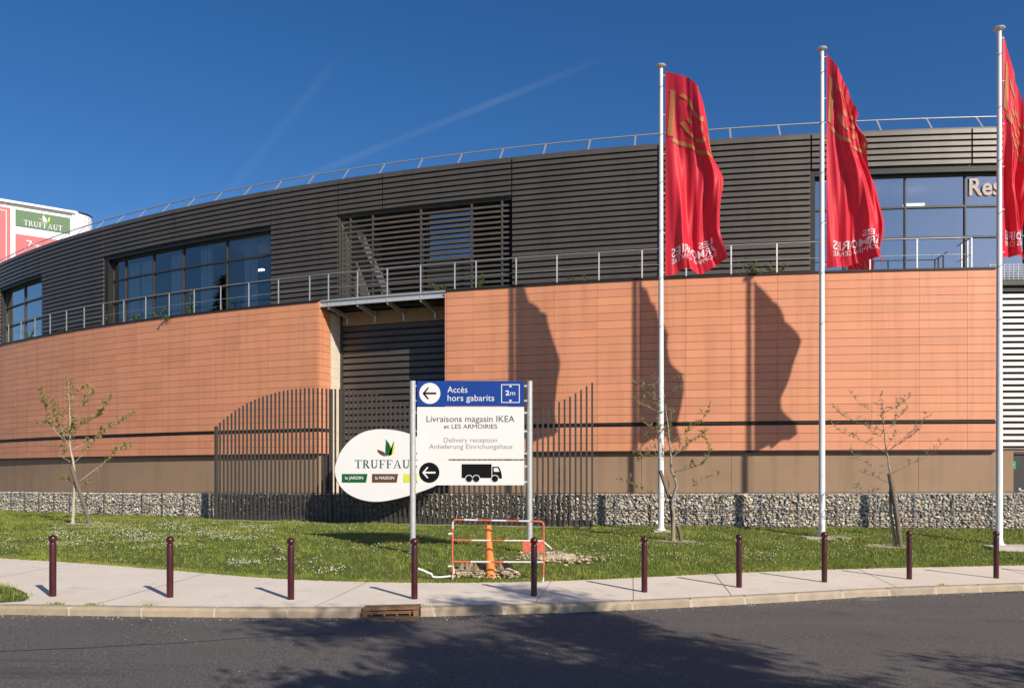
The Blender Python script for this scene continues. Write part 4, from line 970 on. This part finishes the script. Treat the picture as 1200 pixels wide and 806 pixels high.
def lump(name, cx, cy, rx, ry, h, m, label, cat, n=26, rough=.35, base=None):
    mb = MB(); g = 9
    ph = [random.uniform(0, 6.28) for _ in range(6)]
    for i in range(g+1):
        for j in range(n):
            a = 2*PI*j/n; e = 1+.16*math.sin(2*a+ph[0])+.12*math.sin(3*a+ph[1])+.08*math.sin(5*a+ph[2]); s = 1-i/g
            x = cx+rx*e*s*math.cos(a); y = cy+ry*e*s*math.sin(a); z = (base if base is not None else lawn_h(x, y))-.03+h*(1-s*s)**.8*(1+rough*math.sin(7*a+3*i+ph[3])*.3+random.uniform(-rough, rough)*.35*(i > 0))
            mb.v.append((x, y, z))
    for i in range(g):
        for j in range(n): a = i*n+j; b = i*n+(j+1) % n; mb.face((a, b, b+n, a+n))
    o = relocate(mb.build(name, m, smooth=False)); return tag(o, label, cat)
def gpos(px, py):
    lo, hi = 12., 45.
    for _ in range(50):
        Y = (lo+hi)/2; h = lawn_h((px-600)/1000*Y, Y); yy = 555+1000*(EYE-h)/Y
        if yy > py: lo = Y
        else: hi = Y
    return (px-600)/1000*Y, Y
x, y = gpos(652, 655); lump('dirt_pile', x, y, .50, .40, .15, 'chalk_soil', 'pale heap of dug earth right of the striped barrier', 'dirt pile', rough=.8)
# cut bank of bare soil behind the barrier, with broken concrete in it
mb = MB(); n = 30
for i in range(n+1):
    px = 530+80*i/n; X, Y = (px-600)/1000*15.4, 15.42+.05*math.sin(i*1.7); e = min(1, i/4, (n-i)/4)
    for dy_, hz in ((-.12, .0), (-.06, .10), (0, .20), (.05, .25), (.16, .27), (.45, .05)):
        mb.v.append((X, Y+dy_+random.uniform(-.02, .02), lawn_h(X, Y)-.05+hz*e*random.uniform(.8, 1.15)))
for i in range(n):
    for j in range(5): a = i*6+j; mb.face((a, a+6, a+7, a+1))
o = mb.build('soil_bank', 'soil'); o['kind'] = 'structure'
RUB = [(540, 671, .10, 'pale broken concrete lump in the soil bank, left of the cone'), (564, 673, .08, 'small concrete chunk lying just left of the cone'), (593, 670, .10, 'pale stone block in the soil bank right of the cone'), (597, 676, .06, 'small white stone at the right foot of the cone')]
for px, py, r, lab in RUB:
    X, Y = (px-600)/1000*15.28, 15.28; mb = MB(); bm = bmesh.new(); bmesh.ops.create_icosphere(bm, subdivisions=2, radius=1)
    for v in bm.verts: v.co = Vector((v.co.x*r*1.25, v.co.y*r*.7, v.co.z*r*.8))*(1+random.uniform(-.3, .22))
    z = EYE+(555-py)/1000*Y
    mb.v = [(X+v.co.x, Y+v.co.y, z+v.co.z) for v in bm.verts]; mb.f = [tuple(v.index for v in f.verts) for f in bm.faces]; mb.m = [0]*len(mb.f); mb.c = [(1, 1, 1)]*len(mb.f); bm.free()
    tag(relocate(mb.build('rubble', 'chalk_soil')), lab, 'rubble', 'rubble in the dug soil')
mb = MB(); pts = [at(500+a/6, 580+b/6, 15.05) for a, b in ((-60, 515), (-20, 530), (5, 543), (34, 553), (42, 572), (62, 577), (100, 576), (150, 571), (178, 566), (190, 548), (187, 520), (176, 450))]
mb.tube(pts, .02, 8); o = smooth_angle(mb.build('conduit', 'white_paint')); tag(relocate(o), 'bent white plastic conduit lying by the left leg of the barrier', 'pipe')

# ------------------------------------------------------------------ saplings and stakes
def branch_pts(pl, sc, ox, oy, bx, by, Y, depth, ph):
    """crop polyline to points; the limb leans in depth as it grows"""
    out = []; n = len(pl)
    for i, (a, b) in enumerate(pl):
        px = ox+a/sc; py = oy+b/sc; s = i/(n-1); x, _, z = at(px, py, Y); out.append(Vector((x, Y+depth*s, z)))
    return out
def resample(pts, step):
    out = [pts[0]]
    for a, b in zip(pts, pts[1:]):
        n = max(1, int((b-a).length/step))
        for i in range(1, n+1):
            p = a.lerp(b, i/n)
            if i < n: p = p+Vector((random.uniform(-1, 1), random.uniform(-1, 1), random.uniform(-1, 1)))*step*.10
            out.append(p)
    return out
def sapling(label, base, sc, ox, oy, trunk, limbs, r0, leafs, leafsize, barkm, seed):
    random.seed(seed); px, py = ox+base[0]/sc, oy+base[1]/sc; X, Y = gpos(px, py); g = lawn_h(X, Y)
    root = thing('sapling', label, 'tree', (X, Y, g), 'young saplings on the lawn')
    mb = MB(); tip = []
    tp = resample(branch_pts(trunk, sc, ox, oy, 0, 0, Y, 0, 0), .15); tp[0] = Vector((tp[0].x, tp[0].y, g-.1))
    n = len(tp); mb.tube(tp, [r0*(1.25 if i == 0 else 1)*(1-.86*i/(n-1)) for i in range(n)], 9); tip += [(p, i/(n-1)) for i, p in enumerate(tp) if i > n*.55]
    trunk_o = smooth_angle(mb.build('trunk', barkm, root), 60)
    lf = MB()
    def leaf(p, s):
        d = Vector((random.uniform(-1, 1), random.uniform(-1, 1), random.uniform(-.7, .9))).normalized(); w = d.cross(Vector((random.uniform(-1, 1), random.uniform(-1, 1), random.uniform(-1, 1)))).normalized()*s*.30
        q = random.uniform(.65, 1.35); lf.tint = (q*random.uniform(.85, 1.08), q, q*random.uniform(.7, 1.2)); lf.poly([p, p+d*s*.5+w, p+d*s, p+d*s*.5-w])
    for pl in limbs:
        mb = MB(); dp = random.uniform(-.9, .9); pts = resample(branch_pts(pl, sc, ox, oy, 0, 0, Y, dp, 0), .12); n = len(pts); rb = r0*.23*min(1, .4+n/30)
        mb.tube(pts, [max(.004, rb*(1-.9*i/max(n-1, 1))) for i in range(n)], 6)
        for i, p in enumerate(pts):
            s = i/max(n-1, 1)
            if s > .22 and random.random() < .85:
                d = Vector((random.uniform(-1, 1), random.uniform(-1, 1), random.uniform(0, 1.2))).normalized()*random.uniform(.07, .24); tw = [p, p+d*.5+Vector((0, 0, .02)), p+d]
                mb.tube(tw, [.007, .006, .004], 4)
                for _k in range(2):
                    c_ = p+d*random.uniform(.3, .9); mb.tube([c_, c_+Vector((random.uniform(-1, 1), random.uniform(-1, 1), random.uniform(-.1, 1))).normalized()*random.uniform(.06, .18)], [.005, .003], 4)
                for q in range(int(leafs*random.uniform(.3, 1.5))): leaf(p+d*random.uniform(.2, 1.0)+Vector((random.gauss(0, .010), random.gauss(0, .010), random.gauss(0, .010))), leafsize*random.uniform(.6, 1.3))
            if s > .35:
                for q in range(int(leafs*.5)): leaf(p+Vector((random.gauss(0, .014), random.gauss(0, .014), random.gauss(0, .014))), leafsize*random.uniform(.6, 1.2))
        mb.build('branch', barkm, root, smooth=True)
    for p, s in tip:
        for q in range(int(leafs*.8)): leaf(p+Vector((random.gauss(0, .06), random.gauss(0, .06), random.gauss(0, .05))), leafsize)
    lf.build('foliage', 'young_leaf', root); return X, Y
def stake(label, sc, ox, oy, pl, Y, r, dy_=0.):
    pts = [Vector(at(ox+a/sc, oy+b/sc, Y)) for a, b in pl]; pts = [p+Vector((0, dy_, 0)) for p in pts]; g = lawn_h(pts[0].x, pts[0].y); pts[0].z = min(pts[0].z, g-.12)
    mb = MB(); mb.tube(pts, [r*1.06]+[r]*(len(pts)-1), 9); o = smooth_angle(mb.build('tree_stake', 'stake')); return tag(relocate(o), label, 'stake', 'wooden stakes of the saplings')
S1 = (4.033, 40, 430); t1 = [(183, 742), (185, 690), (188, 620), (191, 540), (188, 470), (183, 435), (172, 390), (168, 300), (168, 220), (162, 80), (158, 52)]
l1 = [[(170, 448), (125, 430), (103, 395), (97, 330), (90, 285)], [(168, 385), (130, 330), (100, 270), (62, 205)], [(140, 345), (115, 300), (95, 210), (85, 118)], [(172, 345), (215, 300), (270, 270), (350, 230), (425, 155)], [(176, 392), (240, 355), (310, 300), (400, 235), (432, 210)], [(190, 450), (225, 410), (250, 360), (300, 315)], [(212, 540), (260, 495), (320, 440), (350, 390), (405, 373)], [(170, 222), (240, 180), (270, 130), (305, 128)], [(190, 555), (140, 530), (85, 522)], [(168, 260), (140, 200), (120, 150)], [(166, 160), (190, 110), (225, 85)], [(168, 300), (200, 280), (225, 250)], [(170, 330), (80, 265), (40, 265)], [(195, 350), (200, 330), (215, 255)], [(200, 560), (240, 548), (255, 545)]]
X1, Y1 = sapling('leafiest sapling at far left, yellow green leaves and a leaning stake', t1[0], *S1, t1, l1, .052, 26, .060, 'bark_pale', 3)
stake('leaning timber stake of the far left sapling', *S1, [(275, 742), (255, 680), (205, 535), (186, 470)], Y1, .055, -.11)
S2 = (3.664, 720, 420); t2 = [(253, 785), (254, 690), (248, 610), (258, 575), (268, 548), (262, 520), (245, 480), (240, 400), (232, 320), (220, 220), (212, 150)]
l2 = [[(248, 605), (238, 575), (240, 540), (228, 470), (220, 400), (205, 300), (198, 190), (185, 58)], [(245, 608), (180, 585), (120, 560), (50, 525), (8, 517)], [(248, 490), (300, 475), (355, 455), (380, 425), (374, 368)], [(243, 425), (290, 395), (340, 350), (405, 308)], [(240, 360), (300, 320), (370, 270), (397, 212)], [(232, 322), (160, 310), (108, 283)], [(225, 402), (160, 380), (82, 405)], [(216, 195), (250, 150), (274, 85)], [(205, 190), (160, 150), (112, 105)], [(190, 230), (130, 200), (93, 172)], [(258, 572), (320, 560), (400, 510), (452, 500)], [(230, 330), (250, 280), (262, 215)], [(222, 360), (170, 350), (140, 330)], [(240, 400), (300, 385), (400, 320)], [(225, 440), (130, 410), (90, 440)], [(254, 700), (235, 730), (228, 765)]]
X2, Y2 = sapling('sapling with a forked trunk beside the leftmost flagpole', t2[0], *S2, t2, l2, .05, 17, .046, 'bark', 4)
stake('short slanting timber stake at the foot of the forked sapling', *S2, [(291, 782), (283, 750), (274, 718)], Y2, .045, .05)
stake('broken dark timber stake tied in the fork of the middle sapling', *S2, [(262, 700), (246, 610), (232, 575), (212, 515), (200, 480)], Y2, .045, .12)
S3 = (3.836, 970, 440); t3 = [(305, 768), (292, 690), (283, 600), (280, 530), (283, 470), (272, 370), (258, 300), (250, 230), (248, 150), (247, 108)]
l3 = [[(254, 252), (215, 230), (160, 205), (110, 165), (88, 128)], [(248, 170), (205, 160), (150, 130), (108, 78)], [(262, 345), (215, 310), (170, 285), (110, 255), (68, 203)], [(254, 258), (310, 215), (345, 175), (377, 123)], [(266, 345), (310, 300), (360, 260), (410, 220), (431, 172)], [(285, 440), (350, 400), (440, 345), (472, 293)], [(272, 435), (200, 410), (150, 390), (90, 345), (78, 330)], [(276, 480), (230, 450), (195, 428)], [(276, 530), (200, 515), (130, 520), (62, 500)], [(250, 168), (285, 140), (293, 112)], [(250, 220), (220, 180), (192, 100)], [(256, 290), (215, 275), (145, 240)], [(250, 215), (285, 190), (288, 160)], [(266, 345), (330, 280), (362, 235)], [(262, 330), (262, 290), (264, 262)]]
X3, Y3 = sapling('nearly bare sapling on the right with a thick brown stake', t3[0], *S3, t3, l3, .042, 8, .038, 'bark', 5)
stake('thick brown timber stake of the right sapling', *S3, [(323, 768), (310, 690), (297, 600), (286, 530), (270, 440)], Y3, .058, -.09)
# bare soil rings at the sapling feet
for X, Y in ((X1+.25, Y1), (X2, Y2), (X3-.2, Y3)):
    mb = MB(); blotch(mb, X, Y, .55, .3, 0); mb.v = [(x, y, lawn_h(x, y)+.015) for x, y, z in mb.v]; o = mb.build('bare_soil', 'chalk_soil'); o['kind'] = 'structure'

# ------------------------------------------------------------------ weeds on the terrace edge
def weed(t, h, spread, label, dens=1., droop=False):
    random.seed(int(-t*100)); b = Vector(P(t, RT-.22 if not droop else RT+.02, 8.375)); mb = MB(); st = MB()
    for i in range(int(9*dens)):
        d = Vector((random.gauss(0, spread), random.gauss(0, spread*.35)*(.2 if droop else 1)-(.06 if droop else .0), h*random.uniform(.5, 1.1)*(-1 if droop else 1))); p = [b+Vector((random.uniform(-.1, .1)*spread*6, 0, -.03)), b+d*.55+Vector((0, 0, .04)), b+d]
        st.tube(p, [.006, .005, .002], 4)
        for q in range(13):
            s = random.uniform(.2, 1.05); c = p[0].lerp(p[2], s); e = Vector((random.uniform(-1, 1), random.uniform(-1, 1), random.uniform(-.5, .8))).normalized(); w = e.cross(Vector((.3, random.uniform(-1, 1), random.uniform(-1, 1)))).normalized()*.022; L_ = random.uniform(.05, .12); mb.poly([c, c+e*L_*.5+w, c+e*L_, c+e*L_*.5-w])
    root = thing('weed', label, 'weed', b, 'weeds growing on the terrace edge'); st.build('stem', 'weed_leaf', root); mb.build('leaves', 'weed_leaf', root)
weed(-31.75, .75, .14, 'bushy green weed by the left edge of the wide dark window'); weed(-30.0, .35, .2, 'low weed behind the railing under the wide dark window'); weed(-27.3, .85, .16, 'tallest weed, in front of the wide dark window', 1.3); weed(-28.7, .45, .3, 'thin spreading weed in the middle of the wide dark window', .7)
weed(-28.1, .16, .18, 'weed trailing over the left terracotta tiles below the wide dark window', .6, True); weed(-36.9, .5, .2, 'weed at the right corner of the far left window'); weed(-34.5, .25, .2, 'tiny weed below the dark louvres between the two left windows', .6); weed(-16.9, .5, .2, 'weed at the right end of the louvred loggia'); weed(-18.1, .35, .25, 'sparse weed on the balcony edge before the loggia', .7)
weed(-14.0, .25, .25, 'tiny weed on the terrace left of the leftmost flag', .6); weed(-9.5, .45, .35, 'weed clump on the terrace right of the leftmost flag', 1.2); weed(-8.9, .3, .3, 'low weed on the terrace midway between two flags', .9)

# ------------------------------------------------------------------ trees: one over the road (its shadow falls across the asphalt), conifers mirrored in the glass
def leafy_tree(label, x, y, g, H, cr, c0, nleaf, seed):
    random.seed(seed); r_ = np.random.default_rng(seed); root = thing('roadside_tree', label, 'tree', (x, y, g)); mb = MB()
    tr = [Vector((x+random.uniform(-.1, .1)*i, y+random.uniform(-.1, .1)*i, g-.2+H*.92*i/7)) for i in range(8)]; mb.tube(tr, [.22*(1-.88*i/7) for i in range(8)], 10); ends = []
    for i in range(38):
        s = random.uniform(.28, .95); p = tr[0].lerp(tr[-1], s); a = random.uniform(0, 6.28); L_ = cr*random.uniform(.55, 1.1)*(1.05-abs(s-.5)*1.1); q = p+Vector((math.cos(a)*L_, math.sin(a)*L_, L_*random.uniform(.1, .55)))
        mb.tube([p, p.lerp(q, .5)+Vector((0, 0, .1)), q], [.06*(1.1-s), .04*(1.1-s), .008], 6)
        for j in range(5): c = p.lerp(q, random.uniform(.35, 1.1))+Vector((random.gauss(0, .35), random.gauss(0, .35), random.gauss(0, .3))); ends.append((c, random.uniform(.28, .62)))
    smooth_angle(mb.build('trunk', 'bark', root))
    C = np.array([list(c) for c, s in ends]); Sg = np.array([s for c, s in ends]); k = r_.integers(0, len(C), nleaf); p = C[k]+r_.normal(0, 1, (nleaf, 3))*Sg[k][:, None]*np.array([.6, .6, .45])
    d = r_.normal(0, 1, (nleaf, 3)); d /= np.linalg.norm(d, axis=1)[:, None]; w = np.cross(d, r_.normal(0, 1, (nleaf, 3))); w /= np.linalg.norm(w, axis=1)[:, None]; L_ = r_.uniform(.09, .19, (nleaf, 1))
    V = np.stack([p, p+d*L_*.5+w*L_*.3, p+d*L_, p+d*L_*.5-w*L_*.3], 1).reshape(-1, 3); Fq = np.arange(nleaf*4).reshape(-1, 4); q = r_.uniform(.6, 1.3, (nleaf, 1)); tint = np.c_[q*1.05, q, q*.9, np.ones((nleaf, 1))]
    fast_mesh('crown', V, Fq, 'dark_leaf', root, tint, (x, y, g))
leafy_tree('broad leafy tree on the near side of the road, outside the picture', 6.8, .6, .1, 9.6, 3.4, 3, 52000, 21)
def conifer(label, x, y, g, H, rb, seed):
    random.seed(seed); r_ = np.random.default_rng(seed); root = thing('conifer', label, 'tree', (x, y, g), 'conifers mirrored in the windows'); mb = MB(); mb.tube([(x, y, g-.2), (x, y, g+H)], [.3, .03], 8); mb.build('trunk', 'bark', root)
    n = 6000; s = r_.uniform(0, 1, n)**.75; rad = rb*(1-s)*(.65+.35*np.sin(s*60)**2)*np.sqrt(r_.uniform(.1, 1, n)); a = r_.uniform(0, 6.28, n); p = np.c_[x+rad*np.cos(a), y+rad*np.sin(a), g+.8+s*(H-.7)-.1*rad]
    d = np.c_[np.cos(a), np.sin(a), -.35*np.ones(n)]+r_.normal(0, .35, (n, 3)); w = np.cross(d, r_.normal(0, 1, (n, 3))); w /= np.linalg.norm(w, axis=1)[:, None]; L_ = r_.uniform(.3, .7, (n, 1))
    V = np.stack([p, p+d*L_*.5+w*.09, p+d*L_, p+d*L_*.5-w*.09], 1).reshape(-1, 3); fast_mesh('crown', V, np.arange(n*4).reshape(-1, 4), 'needle', root, None, (x, y, g))
conifer('tall dark conifer far left of the picture, reflected in the wide window', -44, 24.5, .0, 17.5, 3.6, 31); conifer('shorter dark conifer far left of the picture, beside the taller one', -47, 28, .0, 14.5, 3.2, 32)

# ------------------------------------------------------------------ grass blades and clover flowers
def scatter(n, x0, x1, fn=None):
    xs = rng.uniform(x0, x1, n*2); out = []
    for x in xs:
        b = back_y(x); g = gab_y(x)-.02
        if g-b < .2: continue
        y = rng.uniform(b-.03, g); 
        if abs(x) > .72*y+1: continue
        out.append((x, y))
        if len(out) >= n: break
    return out
pts = scatter(30000, -21, 15.5)
for _ in range(900):
    x = rng.uniform(-12.5, -7.1); y = rng.uniform(12.3, 14.4)
    pts.append((x, y, 1))
xs_e = rng.uniform(-14, 14, 3500); pts += [(x, back_y(x)+abs(rng.normal(0, .05))-.04) for x in xs_e]
from mathutils.geometry import intersect_point_tri_2d
def in_poly(x, y, P_):
    c = False; j = len(P_)-1
    for i in range(len(P_)):
        if (P_[i][1] > y) != (P_[j][1] > y) and x < (P_[j][0]-P_[i][0])*(y-P_[i][1])/(P_[j][1]-P_[i][1])+P_[i][0]: c = not c
        j = i
    return c
V = []
for p in pts:
    x, y = p[0], p[1]
    if len(p) == 3:
        if not in_poly(x, y, patch): continue
        z = pave_h(x, y); hh = .075
    else:
        z = lawn_h(x, y) if y >= back_y(x) else pave_h(x, y); hh = .042+.05*max(0, math.sin(x*1.9+1.3*math.sin(y*1.1))*math.sin(y*1.7+x*.4))
        if 530 < 600+1000*x/y < 610 and 15.2 < y < 15.6: continue
    for q in range(5):
        a = random.uniform(0, 6.28); h = hh*random.uniform(.5, 1.35); w = .007; bx, by = x+random.gauss(0, .035), y+random.gauss(0, .035); l = h*random.uniform(.1, .8); b2_ = random.uniform(0, 6.28)
        V.append(((bx-w*math.cos(a), by-w*math.sin(a), z-.01), (bx+w*math.cos(a), by+w*math.sin(a), z-.01), (bx+l*math.cos(b2_), by+l*math.sin(b2_), z+h)))
V = np.array(V).reshape(-1, 3); o = fast_mesh('grass', V, np.arange(len(V)).reshape(-1, 3), 'blade'); tag(o, 'short green lawn grass with tufts', 'grass', kind='stuff')
# white clover heads: drifts in the left lawn, thin everywhere
cl = []
def drift(px0, px1, py0, py1, n):
    for _ in range(n):
        px = random.uniform(px0, px1); py = random.uniform(py0, py1)+3*math.sin(px*.05); X, Y = gpos(px, py)
        if math.sin(X*3.1+Y*2.3)+math.sin(X*1.3-Y*3.7)+random.gauss(0, .5) > -.1: cl.append((X+random.gauss(0, .05), Y+random.gauss(0, .05)))
random.seed(8)
drift(60, 320, 615, 634, 1900); drift(0, 250, 626, 646, 900); drift(265, 345, 652, 663, 240); drift(270, 340, 640, 658, 90); drift(100, 420, 612, 622, 300); drift(380, 470, 640, 650, 60); drift(640, 1000, 625, 660, 420); drift(680, 1200, 628, 660, 420); drift(0, 1200, 612, 665, 800); drift(320, 400, 664, 676, 160)
OV = np.array([(1, 0, 0), (-1, 0, 0), (0, 1, 0), (0, -1, 0), (0, 0, 1), (0, 0, -1)]); OF = np.array([(0, 2, 4), (2, 1, 4), (1, 3, 4), (3, 0, 4), (2, 0, 5), (1, 2, 5), (3, 1, 5), (0, 3, 5)])
V, Fc = [], []; nv = 0
for X, Y in cl:
    if Y < back_y(X)+.05 or Y > gab_y(X)-.05: continue
    V.append(OV*random.uniform(.007, .017)+np.array((X, Y, lawn_h(X, Y)+random.uniform(.05, .11)))); Fc.append(OF+nv); nv += 6
o = fast_mesh('clover_flowers', V, Fc, 'petal'); tag(o, 'white clover flowers scattered through the lawn', 'flowers', kind='stuff')
# leaf litter and tufts where kerb and pavement meet
random.seed(2); V = []
for X in (-6.55, -6.48, -6.06, -6.0, -5.2, -1.25, 7.9):
    for q in range(16):
        y = kerb_y(X)+.16; a = random.uniform(0, 6.28); h = random.uniform(.02, .06); bx = X+random.gauss(0, .05); V.append(((bx-.008, y, pave_h(X, y)), (bx+.008, y, pave_h(X, y)), (bx+h*math.cos(a), y+h*math.sin(a)*.5, pave_h(X, y)+h)))
V = np.array(V).reshape(-1, 3); o = fast_mesh('kerb_grass', V, np.arange(len(V)).reshape(-1, 3), 'blade'); tag(o, 'tiny grass tufts in the joint behind the kerb', 'grass', kind='stuff')

# grit, clods and fallen leaves: in the gutter, on the road edge and round the dug soil
random.seed(14); V, Fc, T = [], [], []; nv = 0
def bit(x, y, z, r_):
    global nv
    q = OV*np.array([r_*random.uniform(.6, 1.5), r_*random.uniform(.6, 1.5), r_*random.uniform(.4, .9)])*(1+rng.uniform(-.25, .25, (6, 1))); V.append(q+np.array((x, y, z))); Fc.append(OF+nv); nv += 6; w = random.uniform(.4, 1.1); T.extend([(w, w*.95, w*.85, 1)]*8)
for _ in range(900):
    x = random.uniform(-9, 14); d = abs(random.gauss(0, .16)); y = kerb_y(x)-.04-d; bit(x, y, road_h(x)+.003, random.uniform(.004, .013))
for _ in range(250):
    x = random.uniform(-8, 11); y = random.uniform(8.5, kerb_y(x)-.1); bit(x, y, road_h(x)+.003, random.uniform(.004, .010))
for _ in range(220):
    x = random.uniform(-9, 12); y = random.uniform(kerb_y(x)+.16, back_y(x)-.02); bit(x, y, pave_h(x, y)+.003, random.uniform(.003, .009))
o = fast_mesh('road_grit', V, Fc, 'stone', None, T); tag(o, 'loose grit along the gutter and kerb', 'grit', kind='stuff')
V, Fc, T = [], [], []; nv = 0
px_, py_ = gpos(652, 655)
for _ in range(420):
    x, y = random.gauss(px_, .42), random.gauss(py_-.05, .28); bit(x, y, lawn_h(x, y)+.05*random.random()+.02, random.uniform(.012, .045))
for _ in range(420):
    x = random.uniform(-1.05, .15); y = random.uniform(15.17, 15.55); bit(x, y, lawn_h(x, y)+random.uniform(0, .10), random.uniform(.01, .04))
T = [(min(1.2, a*1.25), b*1.05, c_*.8, 1) for a, b, c_, _d in T]
o = fast_mesh('soil_clods', V, Fc, 'stone', None, T); o.data.shade_flat(); tag(o, 'crumbs of dug soil and stone around the barrier', 'soil', kind='stuff')
